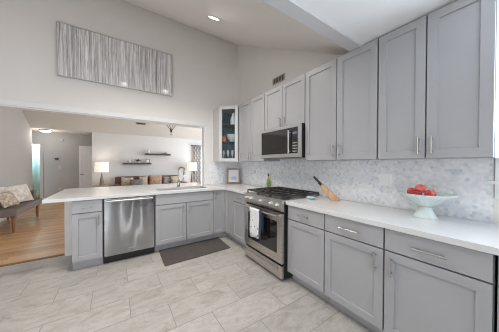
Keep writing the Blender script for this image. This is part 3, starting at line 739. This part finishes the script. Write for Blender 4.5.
single('glass_bowl', bm, M_gw, 'pale blue glass bowl beside the amber jug behind the cabinet glass', 'bowl', (-0.33, -0.38, z1_), smooth=True)
z2_ = SH[1]+0.0085
single('water_carafe', lathe(B(), [(0.05, 0), (0.06, 0.03), (0.055, 0.12), (0.025, 0.19), (0.03, 0.23), (0.026, 0.23), (0.02, 0.19), (0.048, 0.12), (0.045, 0.01)], (-0.34, -0.42, z2_), 18), M_gw, 'clear carafe on the top shelf of the glass corner cabinet', 'carafe', (-0.34, -0.42, z2_), smooth=True)

# ------------------------------------------------------------------ microwave
t = thing('microwave', 'stainless over-the-range microwave with a dark glass door', 'microwave', (-0.19, RM, 1.414))
F = FR(-0.372)
MZ0, MZ1 = 1.414, 1.827
link('body', box(B(), -0.372, -0.010, RY0+0.002, RY1-0.002, MZ0, MZ1), M_black, t)
fr = link('front_frame', cells(B(), [RY0+0.003, RY0+0.045, RY1-0.015, RY1-0.003], [MZ0+0.004, MZ0+0.052, MZ1-0.036, MZ1-0.002], lambda u, v: not (RY0+0.045 < u < RY1-0.015 and MZ0+0.052 < v < MZ1-0.036), lambda u, v, w: F(u, v, w), 0.0006, 0.028), M_steel, t, bevel=0.002)
dr = link('door', fbox(B(), F, RY0+0.155, RY1-0.0155, MZ0+0.053, MZ1-0.037, 0.0006, 0.026), M_oven_glass, t)
bm = B(); fcyl(bm, F, (RY0+0.175, MZ0+0.055, 0.058), (RY0+0.175, MZ1-0.07, 0.058), 0.011)
for v in (MZ0+0.08, MZ1-0.095): fcyl(bm, F, (RY0+0.175, v, 0.0262), (RY0+0.175, v, 0.058), 0.008)
link('handle', bm, M_nickel, dr, smooth=True)
kp = link('control_panel', fbox(B(), F, RY0+0.046, RY0+0.153, MZ0+0.053, MZ1-0.037, 0.0006, 0.025), M_oven_glass, t)
link('display', fbox(B(), F, RY0+0.065, RY0+0.135, MZ1-0.125, MZ1-0.095, 0.0252, 0.0258), mat('display_blue', (0.10, 0.14, 0.2), 0.2, var=0.1, vscale=20, emit=(0.3, 0.5, 0.9), estr=0.05), kp)
bm = B()
for i in range(4):
    for j in range(3): link('key', fbox(B(), F, RY0+0.066+j*0.024, RY0+0.082+j*0.024, MZ0+0.07+i*0.035, MZ0+0.085+i*0.035, 0.0252, 0.0257), M_slot, kp)

link('vent_grille', box(B(), -0.34, -0.06, RY0+0.05, RY1-0.05, MZ0-0.006, MZ0-0.0005), M_slot, t)

# ------------------------------------------------------------------ things on the worktops
# pedestal bowl with apples
bc = (-0.205, -3.288, 0.9145)
t = thing('fruit_bowl', 'pale mint fluted pedestal bowl holding apples on the white counter', 'bowl', bc)
link('dish', lathe(B(), [(0.040, 0.0855), (0.062, 0.100), (0.100, 0.130), (0.140, 0.160), (0.176, 0.186), (0.175, 0.191), (0.171, 0.191), (0.134, 0.168), (0.094, 0.140), (0.055, 0.112), (0.02, 0.102)], bc, 96, flute=24, amp=0.024), M_mint, t, smooth=True, auto=70)
link('pedestal', lathe(B(), [(0.078, 0), (0.079, 0.006), (0.066, 0.022), (0.050, 0.050), (0.041, 0.074), (0.042, 0.085)], bc, 48), M_mint, t, smooth=True, auto=70)
def apple(dx, dy, dz, r, red, blush, seed, label):
    c = (bc[0]+dx, bc[1]+dy, bc[2]+dz)
    t = thing('apple', label, 'apple', (c[0], c[1], c[2]-r*0.9), 'apples in the pedestal bowl')
    bm = lathe(B(), [(0.004, 0.05), (0.35*1, 0.0), (0.68, 0.16), (0.93, 0.55), (1.0, 0.95), (0.92, 1.40), (0.66, 1.72), (0.36, 1.80), (0.12, 1.70), (0.004, 1.58)], (0, 0, 0), 22)
    bmesh.ops.scale(bm, verts=bm.verts[:], vec=(r, r, r))
    bmesh.ops.rotate(bm, verts=bm.verts[:], cent=(0, 0, r*0.9), matrix=Matrix.Rotation(0.5*math.sin(seed*3), 3, 'X'))
    bmesh.ops.translate(bm, verts=bm.verts[:], vec=(c[0], c[1], c[2]-r*0.9))
    link('flesh', bm, apple_mat('apple_skin', red, blush, seed), t, smooth=True, auto=80)
    top = Vector((c[0], c[1]-0.0, c[2]+r*0.68))
    rot = Matrix.Rotation(0.5*math.sin(seed*3), 3, 'X'); base = Vector((c[0], c[1], c[2])) + rot @ Vector((0, 0, r*0.70)); tip = Vector((c[0], c[1], c[2])) + rot @ Vector((0.003, 0, r*1.12))
    link('stem', cyl(B(), base, tip, 0.0014, 0.0018, 6), M_leg, t)
RED = (0.50, 0.030, 0.030); DRED = (0.33, 0.015, 0.03); PEACH = (0.85, 0.42, 0.30); ORG = (0.66, 0.12, 0.06)
apple(0.000, 0.085, 0.190, 0.035, RED, ORG, 1.0, 'deep red apple at the left end of the heap in the mint bowl')
apple(0.000, 0.032, 0.222, 0.037, (0.62, 0.08, 0.06), PEACH, 2.2, 'peach and red apple lying on top of the heap in the bowl')
apple(-0.066, 0.034, 0.187, 0.033, DRED, RED, 3.1, 'dark crimson apple at the front of the bowl, below the peach one')
apple(-0.028, -0.036, 0.188, 0.036, RED, PEACH, 4.7, 'mottled red apple at the right end of the heap in the bowl')

# knife block leaning back, one black-handled knife
kb = Vector((-0.125, -2.470, 0.9145)); ka = Vector((-0.14, 0.205, 0.255)).normalized()
kw = ka.cross(Vector((0, 0, 1))).normalized(); kn = kw.cross(ka).normalized()
t = thing('knife_block', 'slanted wooden knife block on the counter right of the range', 'knife block', kb)
bm = B(); hw, hd = 0.040, 0.034
def KP(a, b, l): return kb + kw*a + kn*b + ka*l
low = []
for a, b in ((-hw, -hd), (hw, -hd), (hw, hd), (-hw, hd)):
    p = kb + kw*a + kn*b; l = (kb.z - p.z)/ka.z; low.append(p + ka*l)
hi = [KP(a*0.78, b*0.78, 0.222) for a, b in ((-hw, -hd), (hw, -hd), (hw, hd), (-hw, hd))]
L0 = [bm.verts.new(p) for p in low]; H0 = [bm.verts.new(p) for p in hi]
bm.faces.new(L0); bm.faces.new(H0)
for i in range(4): bm.faces.new((L0[i], L0[(i+1) % 4], H0[(i+1) % 4], H0[i]))
link('block', bm, M_block, t, bevel=0.006, seg=3)
for k, (a, b, l, lab) in enumerate(((-0.008, 0.010, 0.120, 'long black-handled knife standing highest in the wooden block'), (0.018, 0.000, 0.030, 'short black-handled knife beside the long one in the wooden block'))):
    p0 = KP(a, b, 0.223); t2 = thing('kitchen_knife', lab, 'knife', p0, 'knives in the wooden block')
    link('handle', tube(B(), [KP(a, b, 0.2355), KP(a, b, 0.2375), KP(a, b, 0.2385+l*0.7), KP(a, b, 0.2385+l), KP(a, b, 0.2425+l)], [0.010, 0.013, 0.013, 0.014, 0.010]), M_black, t2, smooth=True)
    link('bolster', cyl(B(), KP(a, b, 0.223), KP(a, b, 0.236), 0.0125), M_nickel, t2, smooth=True)
# teal spoon rest with a little foot rim
sr = (-0.300, -2.245, 0.9145)
bm = lathe(B(), [(0.030, 0), (0.040, 0.004), (0.056, 0.022), (0.053, 0.023), (0.036, 0.009), (0.004, 0.007)], sr, 24)
single('spoon_rest', bm, M_teal, 'small pale teal spoon rest on the counter beside the cooktop', 'spoon rest', sr, smooth=True)
# olive oil bottle in the corner left of the range
bo = (-0.075, -1.185, 0.9145)
t = thing('oil_bottle', 'green and yellow olive oil bottle standing by the tiled wall left of the range', 'bottle', bo)
link('glass_body', lathe(B(), [(0.030, 0), (0.033, 0.006), (0.033, 0.125), (0.026, 0.150), (0.014, 0.172), (0.013, 0.210)], bo, 20), M_oil, t, smooth=True)
link('label', lathe(B(), [(0.0336, 0.055), (0.0336, 0.118)], bo, 20, cap=False), M_green_label, t, smooth=True)
link('cap', lathe(B(), [(0.0145, 0.2102), (0.0145, 0.232), (0.009, 0.240), (0.006, 0.268)], bo, 16), M_black, t, smooth=True)
# framed print leaning in the corner
fc = Vector((-0.180, -0.150, 0.9145)); ang = -0.515
X = Vector((math.cos(ang), math.sin(ang), 0)); Y = Vector((-math.sin(ang), math.cos(ang), 0))   # Y points away from the room
Z = (Vector((0, 0, 1))*math.cos(0.10) + Y*math.sin(0.10)); Yp = X.cross(Z)*-1
if Yp.dot(Y) < 0: Yp = -Yp
FF = lambda u, v, w: tuple(fc + X*u + Z*v - Yp*w)
t = thing('picture_frame', 'wooden frame with a white mount and a blue print, leaning in the counter corner', 'picture frame', fc)
hw = 0.142; hh = 0.325; bw = 0.036
bm = B(); cells(bm, [-hw, -hw+bw, hw-bw, hw], [0.002, bw, hh-bw, hh], lambda u, v: not (-hw+bw < u < hw-bw and bw < v < hh-bw), FF, 0, 0.018); link('frame', bm, M_frame_wood, t)
bm = B(); cells(bm, [-hw+0.02, hw-0.02], [0.02, hh-0.02], lambda u, v: True, FF, 0.002, 0.008); link('mount', bm, M_paper, t)
bm = B(); cells(bm, [-0.060, 0.060], [0.080, 0.245], lambda u, v: True, FF, 0.0082, 0.0092); link('print', bm, M_picture, t)
bm = B(); prism(bm, [(0, 0.02), (0.0, 0.2), (0.05, 0.0)], 0, -0.02, 0.02)
bmesh.ops.transform(bm, matrix=Matrix.Translation(fc) @ Matrix.Rotation(ang, 4, 'Z'), verts=bm.verts[:]); bmesh.ops.translate(bm, verts=bm.verts[:], vec=Y*0.022); link('easel', bm, M_dark, t)
# double outlet plate on the mosaic
t = thing('wall_outlet', 'white double outlet and switch plate on the marble mosaic above the counter', 'outlet', (-0.0085, -2.93, 1.178))
link('plate', box(B(), -0.0135, -0.0085, -2.990, -2.872, 1.120, 1.238), M_plastic, t, bevel=0.002)
link('socket', box(B(), -0.0165, -0.0137, -2.918, -2.886, 1.145, 1.212), M_plastic, t, bevel=0.001)
link('switch', box(B(), -0.0165, -0.0137, -2.976, -2.944, 1.145, 1.212), M_plastic, t, bevel=0.001)

t = thing('wall_outlet', 'small white outlet on the mosaic between the framed print and the oil bottle', 'outlet', (-0.0085, -0.70, 1.18))
link('plate', box(B(), -0.0135, -0.0085, -0.735, -0.665, 1.124, 1.237), M_plastic, t, bevel=0.002)
link('socket', box(B(), -0.0165, -0.0137, -0.716, -0.684, 1.147, 1.214), M_slot, t, bevel=0.001)

# ------------------------------------------------------------------ kitchen wall and ceiling fittings, mat
single('floor_mat', prism(B(), [(-1.70, -0.548), (-0.715, -0.540), (-0.738, -1.055), (-1.715, -1.090)], 2, 0.0005, 0.014), M_mat, 'dark charcoal kitchen mat on the tile floor in front of the sink', 'mat', (-1.2, -0.8, 0.0005), bevel=0.006)
t = thing('wall_art', 'wide silver and grey streaked painting high on the wall above the pass-through', 'painting', (-2.15, -0.02, 2.55))
link('canvas', box(B(), -2.908, -1.396, -0.040, -0.002, 2.564, 3.290), M_art, t)
bm = B(); cells(bm, [-2.914, -2.9085, -1.3955, -1.390], [2.558, 2.5635, 3.2905, 3.296], lambda u, v: not (-2.9085 < u < -1.3955 and 2.5635 < v < 3.2905), lambda u, v, t_: (u, t_, v), -0.044, -0.002); link('frame', bm, steel_mat('silver_frame', (0.66, 0.65, 0.64), 0.35), t)
def grille(name, label, loc, F, u0, u1, v0, v1, n, vertical=True):
    t = thing(name, label, 'vent', loc)
    link('backing', fbox(B(), F, u0+0.004, u1-0.004, v0+0.004, v1-0.004, 0.0008, 0.003), M_dark, t)
    bm = B(); e = 0.014; cells(bm, [u0, u0+e, u1-e, u1], [v0, v0+e, v1-e, v1], lambda u, v: not (u0+e < u < u1-e and v0+e < v < v1-e), lambda u, v, w: F(u, v, w), 0.0032, 0.012); link('frame', bm, M_vent, t)
    bm = B()
    for k in range(n):
        if vertical: u = u0+e+(u1-u0-2*e)*(k+0.5)/n; fbox(bm, F, u-0.004, u+0.004, v0+e, v1-e, 0.0034, 0.010)
        else: v = v0+e+(v1-v0-2*e)*(k+0.5)/n; fbox(bm, F, u0+e, u1-e, v-0.004, v+0.004, 0.0034, 0.010)
    link('louvers', bm, M_vent, t)
grille('wall_vent', 'taupe louvered vent on the wall above the microwave cabinet', (0, -1.345, 2.665), FR(0), -1.494, -1.202, 2.672, 2.780, 7)
# recessed light in the sloped ceiling
lc = Vector((-1.221, -1.51, ZB-SL*1.51)); nrm = Vector((0, SL, -1)).normalized()
t = thing('recessed_light', 'small round recessed light in the sloped kitchen ceiling', 'ceiling light', lc)
T1 = Vector((1, 0, 0)); T2 = nrm.cross(T1)
def ringp(r, h): return [lc + T1*(r*math.cos(2*PI*i/28)) + T2*(r*math.sin(2*PI*i/28)) + nrm*h for i in range(28)]
link('trim_ring', loft(B(), [ringp(0.090, 0.0006), ringp(0.088, 0.006), ringp(0.070, 0.006), ringp(0.068, 0.0006)], False), M_trim, t, smooth=True)
link('diffuser', loft(B(), [ringp(0.066, 0.001), ringp(0.064, 0.004)]), M_diff, t)
sl = bpy.data.lights.new('recessed_and_fill_lamp', 'SPOT'); sl.energy = 70; sl.spot_size = 2.6; sl.spot_blend = 1.0; sl.shadow_soft_size = 0.06; sl.color = (1, 0.95, 0.88)
so_ = bpy.data.objects.new('recessed_and_fill_lamp', sl); C.objects.link(so_); so_.location = lc + nrm*0.03; so_.rotation_euler = (0, 0, 0)

# recessed light mirrored in the painting, then an unseen spot added as fill
for x, y, e in ((-2.09, -1.51, 70), (-1.9, -2.35, 34)):
    l2 = bpy.data.lights.new('recessed_and_fill_lamp', 'SPOT'); l2.energy = e; l2.spot_size = 2.6; l2.spot_blend = 1.0; l2.shadow_soft_size = 0.06; l2.color = (1, 0.95, 0.88)
    o2 = bpy.data.objects.new('recessed_and_fill_lamp', l2); C.objects.link(o2); o2.location = (x, y, ZB+SL*y-0.03); o2.rotation_euler = (0, 0, 0)

# ------------------------------------------------------------------ living room
def shelf(x0, x1, z, label):
    t = thing('floating_shelf', label, 'shelf', ((x0+x1)/2, 5.0, z-0.055), 'floating shelves on the living room wall')
    link('board', box(B(), x0, x1, 4.85, 5.099, z-0.055, z), M_shelf, t, bevel=0.003); return t
shelf(-1.30, -0.36, 1.735, 'dark wooden floating shelf, the higher one, nearer the chandelier')
shelf(-2.02, -1.085, 1.36, 'dark wooden floating shelf, the lower one, nearer the left table lamp')
def frame_small(x, z, w, h, label):
    t = thing('photo_frame', label, 'photo frame', (x, 4.98, z+0.0005))
    bm = B(); cells(bm, [x-w/2, x-w/2+0.02, x+w/2-0.02, x+w/2], [z+0.0005, z+0.02, z+h-0.02, z+h], lambda u, v: not (abs(u-x) < w/2-0.02 and z+0.02 < v < z+h-0.02), lambda u, v, t_: (u, t_, v), 4.97, 4.99); link('frame', bm, M_frame_wood, t)
    link('photo', box(B(), x-w/2+0.016, x+w/2-0.016, 4.978, 4.985, z+0.016, z+h-0.016), M_paper, t)
frame_small(-1.20, 1.360, 0.14, 0.15, 'small dark photo frame at the right end of the lower floating shelf')
t = thing('potted_plant', 'small dark green plant in a white pot on the lower floating shelf', 'plant', (-1.53, 4.97, 1.3605))
link('pot', lathe(B(), [(0.04, 0), (0.055, 0.05), (0.05, 0.05), (0.04, 0.02)], (-1.53, 4.97, 1.3605), 16), M_pot, t, smooth=True)
bm = B()
for k in range(26):
    a = random.random()*2*PI; el = random.uniform(0.1, 1.4); r = random.uniform(0.07, 0.14)
    p = Vector((-1.53+r*math.cos(a)*math.cos(el)*1.2, 4.97+0.7*r*math.sin(a)*math.cos(el), 1.42+0.9*r*math.sin(el)))
    base = Vector((-1.53, 4.97, 1.405)); d = (p-base).normalized(); s = d.cross(Vector((0, 0, 1))).normalized()*0.026; mid = base.lerp(p, 0.7)
    lift = Vector((0, 0, 0.004))
    vv = [bm.verts.new(q) for q in (base, mid+s, p, mid-s)]; ww = [bm.verts.new(q+lift) for q in (base, mid+s, p, mid-s)]
    bm.faces.new(vv); bm.faces.new(ww)
    for i in range(4): bm.faces.new((vv[i], vv[(i+1) % 4], ww[(i+1) % 4], ww[i]))
link('leaves', bm, M_leaf, t)
single('small_vase', lathe(B(), [(0.025, 0), (0.04, 0.03), (0.035, 0.07), (0.018, 0.10), (0.022, 0.12)], (-1.82, 4.97, 1.3605), 16), M_pot, 'small white vase at the left of the lower floating shelf', 'vase', (-1.82, 4.97, 1.3605), smooth=True)
t = thing('white_candle', 'tall white pillar candle at the left end of the higher floating shelf', 'candle', (-1.18, 4.97, 1.7355))
link('wax', lathe(B(), [(0.04, 0), (0.04, 0.15), (0.03, 0.147)], (-1.18, 4.97, 1.7355), 16), M_pot, t, smooth=True)
link('wick', cyl(B(), (-1.18, 4.97, 1.8825), (-1.18, 4.97, 1.90), 0.002, n=6), M_dark, t)
bm = lathe(B(), [(0.07, 0), (0.08, 0.02), (0.06, 0.05), (0.03, 0.065), (0.02, 0.08)], (-0.55, 4.97, 1.7355), 18)
single('brass_bowl', bm, M_gold, 'small brass ornament at the right of the higher floating shelf', 'ornament', (-0.55, 4.97, 1.7355), smooth=True)

def lamp(x, y, zt, label, tlabel, tw=0.5):
    t2 = thing('side_table', tlabel, 'table', (x, y, 0), 'side tables beside the leather sofa')
    link('tabletop', box(B(), x-tw/2, x+tw/2, y-0.24, y+0.24, zt-0.03, zt), M_table, t2, bevel=0.004)
    link('lower_shelf', box(B(), x-tw/2+0.03, x+tw/2-0.03, y-0.21, y+0.21, 0.18, 0.20), M_table, t2)
    for sx in (-1, 1):
        for sy in (-1, 1): link('leg', box(B(), x+sx*(tw/2-0.03)-0.018, x+sx*(tw/2-0.03)+0.018, y+sy*0.2-0.018, y+sy*0.2+0.018, 0, zt-0.0305), M_table, t2)
    z = zt+0.0005
    t = thing('table_lamp', label, 'lamp', (x, y, z), 'table lamps either side of the sofa')
    link('base', lathe(B(), [(0.085, 0), (0.085, 0.015), (0.06, 0.03), (0.058, 0.12), (0.045, 0.22), (0.026, 0.36), (0.018, 0.40), (0.018, 0.46)], (x, y, z), 20), M_lampbase, t, smooth=True)
    zs = 1.04
    link('lamp_shade', lathe(B(), [(0.205, zs-z), (0.190, 1.385-z), (0.186, 1.385-z), (0.201, zs-z)], (x, y, z), 28), M_shade, t, smooth=True)
    link('harp', cyl(B(), (x, y, z+0.4605), (x, y, 1.30), 0.006, n=8), M_gold, t)
    link('bulb', ball(B(), (x, y, 1.335), 0.035), M_bulb, t, smooth=True)
    point('table_lamp_light', (x, y, 1.22), (3.0 if x < 0 else 0.7), (1.0, 0.86, 0.70), 0.06)
lamp(-2.660, 4.72, 0.585, 'lit white drum table lamp left of the sofa, beside the hall opening', 'wooden side table at the left end of the sofa', 0.50)
lamp(0.47, 4.66, 0.520, 'lit white drum table lamp right of the sofa, beside the patterned curtain', 'wooden side table at the right end of the sofa beside the curtain', 0.50)
# leather sofa with pillows
t = thing('sofa', 'brown leather sofa against the far living room wall', 'sofa', (-1.2, 4.6, 0))
sx0, sx1 = -2.34, 0.10
link('base', box(B(), sx0+0.2, sx1-0.2, 4.05, 4.95, 0.12, 0.30), M_leather, t, bevel=0.02)
for a, b in ((sx0+0.205, -1.125), (-1.115, sx1-0.205)): link('seat_cushion', box(B(), a, b, 4.02, 4.68, 0.305, 0.46), M_leather, t, bevel=0.04, seg=3)
for a, b in ((sx0+0.06, -1.125), (-1.115, sx1-0.16)): link('back_cushion', box(B(), a, b, 4.72, 5.04, 0.4605, 0.855), M_leather, t, bevel=0.05, seg=3)
for a, b in ((sx0-0.0, sx0+0.195), (sx1-0.195, sx1)): link('arm', box(B(), a, b, 4.05, 4.69, 0.08, 0.62), M_leather, t, bevel=0.04, seg=3)
for x in (sx0+0.1, sx1-0.1):
    for y in (4.12, 4.62): link('leg', cyl(B(), (x, y, 0), (x, y, 0.085), 0.02, 0.028), M_leg, t, smooth=True)
def sofa_pillow(x, w, h, m, label, tilt=0.0, y=4.52):
    z = 0.468+h/2*0.97
    Zd = Vector((math.sin(tilt), 0.12, 1)).normalized(); Xd = Vector((math.cos(tilt), 0, -math.sin(tilt)))
    bm = pillow(B(), (x, y, z+0.022), w, h, 0.13, Xd, Zd)
    single('sofa_pillow', bm, m, label, 'pillow', (x, y, 0.466), 'pillows along the sofa', smooth=True, auto=60)
sofa_pillow(-1.92, 0.38, 0.36, M_cream, 'cream shaggy pillow at the left end of the brown sofa', 0.06)
sofa_pillow(-1.64, 0.42, 0.30, M_greyfab, 'grey pillow on the sofa between the cream and the blush pillows', -0.05, 4.32)
sofa_pillow(-1.40, 0.30, 0.38, M_cream, 'narrow cream pillow behind the grey one in the middle of the sofa', -0.04, 4.53)
sofa_pillow(-0.985, 0.46, 0.41, M_blush, 'wide blush pillow in the middle of the sofa', 0.05, 4.50)
sofa_pillow(-0.525, 0.42, 0.35, M_pattern, 'black and white patterned pillow right of the blush one', 0.05, 4.48)
sofa_pillow(-0.29, 0.36, 0.37, M_cream, 'small cream pillow at the right end of the sofa, behind the faucet', -0.06, 4.34)

# curtain panels at the far window
def curtain(x0, x1, label):
    bm = B(); n = 48; rows = 6; G = []
    for j in range(rows+1):
        z = 0.03 + (2.13-0.03)*j/rows; row = []
        for i in range(n+1):
            f = i/n; row.append(bm.verts.new((x0+(x1-x0)*f, 4.985+0.032*math.sin(f*(x1-x0)*75)*(1.0-0.25*j/rows), z)))
        G.append(row)
    for j in range(rows):
        for i in range(n): bm.faces.new((G[j][i], G[j][i+1], G[j+1][i+1], G[j+1][i]))
    o = single('window_curtain', bm, M_curtain, label, 'curtain', ((x0+x1)/2, 4.985, 0.03), None, smooth=True, auto=80)
    s = o.modifiers.new('thickness', 'SOLIDIFY'); s.thickness = 0.003
curtain(0.64, 0.98, 'grey and white trellis-patterned curtain hanging beside the right table lamp')
t = thing('curtain_rod', 'dark bronze curtain rod above the living room window', 'curtain rod', (1.27, 4.985, 2.15))
bm = B(); cyl(bm, (0.55, 4.985, 2.155), (2.0, 4.985, 2.155), 0.012); link('rod', bm, M_bronze, t, smooth=True)
for x in (0.55, 2.0): link('finial', ball(B(), (x, 4.985, 2.155), 0.024), M_bronze, t, smooth=True)
for x in (0.62, 1.97): link('bracket', cyl(B(), (x, 4.985, 2.155), (x, 5.0995, 2.155), 0.008), M_bronze, t, smooth=True)

# chandelier with rising branches
ch = Vector((-0.855, 2.5, 2.325))
t = thing('chandelier', 'dark branching chandelier hanging in the living room', 'chandelier', (ch.x, ch.y, 4.0))
link('canopy', cyl(B(), (ch.x, ch.y, 3.965), (ch.x, ch.y, 3.9995), 0.06), M_bronze, t, smooth=True)
link('stem', cyl(B(), (ch.x, ch.y, 2.9), (ch.x, ch.y, 3.965), 0.008), M_bronze, t, smooth=True)
link('hub', ball(B(), ch, 0.035), M_bronze, t, smooth=True)
for k in range(4):
    a = k*PI/2 + 0.12; tip = ch + Vector((0.36*math.cos(a), 0.36*math.sin(a), 0.52))
    am = link('arm', tube(B(), [ch, ch.lerp(tip, 0.5)+Vector((0, 0, -0.02)), tip], 0.009, 8), M_bronze, t, smooth=True)
    link('bulb', ball(B(), tip+Vector((0, 0, 0.035)), 0.035), M_bulb, am, smooth=True)
    link('brace', cyl(B(), tip, (ch.x, ch.y, 2.9), 0.004, n=6), M_bronze, am)
link('glass_drop', lathe(B(), [(0.004, -0.14), (0.035, -0.12), (0.05, -0.08), (0.03, -0.045), (0.01, -0.036)], ch, 16), M_tumbler, t, smooth=True)
point('chandelier_light', ch+Vector((0, 0, 0.75)), 5, (1.0, 0.86, 0.68), 0.15)
# supply vent in the sloped living room ceiling
zv = lambda y: LZ + LS*(5.1-y)
vc = Vector((-1.48, 4.50, zv(4.50))); s_d = Vector((0, 1, -LS)).normalized(); n_d = Vector((0, -LS, -1)).normalized()
FV = lambda u, v, w: tuple(vc + Vector((1, 0, 0))*u + s_d*v + n_d*w)
t = thing('ceiling_vent', 'dark rectangular vent in the sloped living room ceiling', 'vent', vc)
bm = B(); cells(bm, [-0.165, -0.145, 0.145, 0.165], [-0.055, -0.04, 0.04, 0.055], lambda u, v: not (abs(u) < 0.145 and abs(v) < 0.04), FV, 0.001, 0.012); link('frame', bm, M_vent, t)
bm = B(); cells(bm, [-0.150, 0.150], [-0.045, 0.045], lambda u, v: True, FV, 0.0008, 0.004); link('grille', bm, M_dark, t)

# bench by the left wall
t = thing('bench', 'taupe upholstered bench with turned wooden legs by the left living room wall', 'bench', (-4.15, 2.6, 0))
by0, by1 = 1.80, 3.40
link('seat', box(B(), -4.43, -3.82, by0, by1, 0.310, 0.440), M_bench, t, bevel=0.018, seg=3)
link('backrest', box(B(), -4.434, -4.30, by0, by1, 0.4405, 0.79), M_bench, t, bevel=0.03, seg=3)
link('arm', box(B(), -4.298, -3.93, by1-0.13, by1, 0.4405, 0.655), M_bench, t, bevel=0.03, seg=3)
for x in (-4.37, -3.88):
    for y in (by0+0.07, by1-0.15): link('leg', lathe(B(), [(0.018, 0), (0.026, 0.10), (0.034, 0.22), (0.026, 0.25), (0.040, 0.28), (0.040, 0.3095)], (x, y, 0), 14), M_leg, t, smooth=True)
def bench_pillow(c, w, h, m, label, X, Zt):
    single('bench_pillow', pillow(B(), c, w, h, 0.16, X, Zt), m, label, 'pillow', (c[0], c[1], c[2]-h/2), 'pillows on the bench', smooth=True, auto=60)
bench_pillow((-4.07, 2.70, 0.655), 0.74, 0.42, M_tuft, 'cream pillow with a tufted taupe pattern leaning on the bench', (0.35, 1, 0), (-0.35, 0.12, 1))
bench_pillow((-4.05, 2.16, 0.615), 0.40, 0.33, M_cream, 'plain cream pillow at the near end of the bench, cut by the photo edge', (0.25, 1, 0), (-0.5, 0, 1))

# hall fittings
hl = Vector((-4.17, 5.36, LZ))
t = thing('flush_ceiling_light', 'round lit flush-mount light on the hall ceiling', 'ceiling light', hl)
link('base', cyl(B(), hl-Vector((0, 0, 0.0005)), hl-Vector((0, 0, 0.028)), 0.150, n=28), M_bronze, t, smooth=True)
link('diffuser', lathe(B(), [(0.140, -0.0285), (0.13, -0.055), (0.10, -0.075), (0.02, -0.082)], hl, 28), M_diff, t, smooth=True)
point('hall_light', hl-Vector((0, 0, 0.2)), 4, (1.0, 0.95, 0.88), 0.1)
t = thing('smoke_detector', 'small round white smoke detector high on the grey hall wall', 'smoke detector', (-3.885, 5.98, 2.19))
link('housing', cyl(B(), (-3.885, 5.999, 2.19), (-3.885, 5.965, 2.19), 0.05, 0.042, 20), M_fitting, t, smooth=True)
link('indicator', cyl(B(), (-3.885, 5.9648, 2.19), (-3.885, 5.962, 2.19), 0.012, n=10), M_slot, t)
t = thing('thermostat', 'dark square thermostat on the grey hall wall', 'thermostat', (-4.02, 5.98, 1.49))
link('case', box(B(), -4.11, -3.93, 5.975, 5.999, 1.425, 1.555), M_slot, t, bevel=0.004)
link('screen', box(B(), -4.07, -3.97, 5.9725, 5.9748, 1.47, 1.52), M_oven_glass, t)
def switch(z, label):
    t = thing('light_switch', label, 'switch', (-3.945, 5.99, z))
    link('plate', box(B(), -3.985, -3.905, 5.992, 5.999, z-0.06, z+0.06), M_fitting, t, bevel=0.002)
    link('toggle', box(B(), -3.96, -3.93, 5.988, 5.9918, z-0.03, z+0.03), M_fitting, t)
switch(1.205, 'white switch plate on the grey hall wall below the thermostat')
t = thing('wall_outlet', 'white outlet low on the grey hall wall above the peninsula edge', 'outlet', (-3.945, 5.99, 0.40))
link('plate', box(B(), -3.985, -3.905, 5.992, 5.999, 0.34, 0.46), M_fitting, t, bevel=0.002)
link('socket', box(B(), -3.965, -3.925, 5.989, 5.9918, 0.36, 0.44), M_fitting, t)
# pale teal curtain in the bright room beyond the hall
bm = B(); n = 60; G = []
for z in (0.08, 1.0, 2.05): G.append([bm.verts.new((-5.6+1.5*i/n, 6.75+0.03*math.sin(i*0.9), z)) for i in range(n+1)])
for j in range(2):
    for i in range(n): bm.faces.new((G[j][i], G[j][i+1], G[j+1][i+1], G[j+1][i]))
o = single('shower_curtain', bm, M_tealcloth, 'pale teal curtain seen through the narrow doorway at the end of the hall', 'curtain', (-4.85, 6.75, 0.08), smooth=True, auto=80)
s = o.modifiers.new('thickness', 'SOLIDIFY'); s.thickness = 0.003
t = thing('shower_rod', 'thin metal rod carrying the teal curtain beyond the hall', 'curtain rod', (-4.7, 6.75, 2.07))
link('rod', cyl(B(), (-6.599, 6.75, 2.075), (-2.9, 6.75, 2.075), 0.012), M_nickel, t, smooth=True)
link('flange', cyl(B(), (-6.5995, 6.75, 2.075), (-6.585, 6.75, 2.075), 0.03), M_nickel, t, smooth=True)
point('bathroom_light', (-4.9, 6.4, 2.25), 20, (0.85, 1.0, 1.0), 0.1)
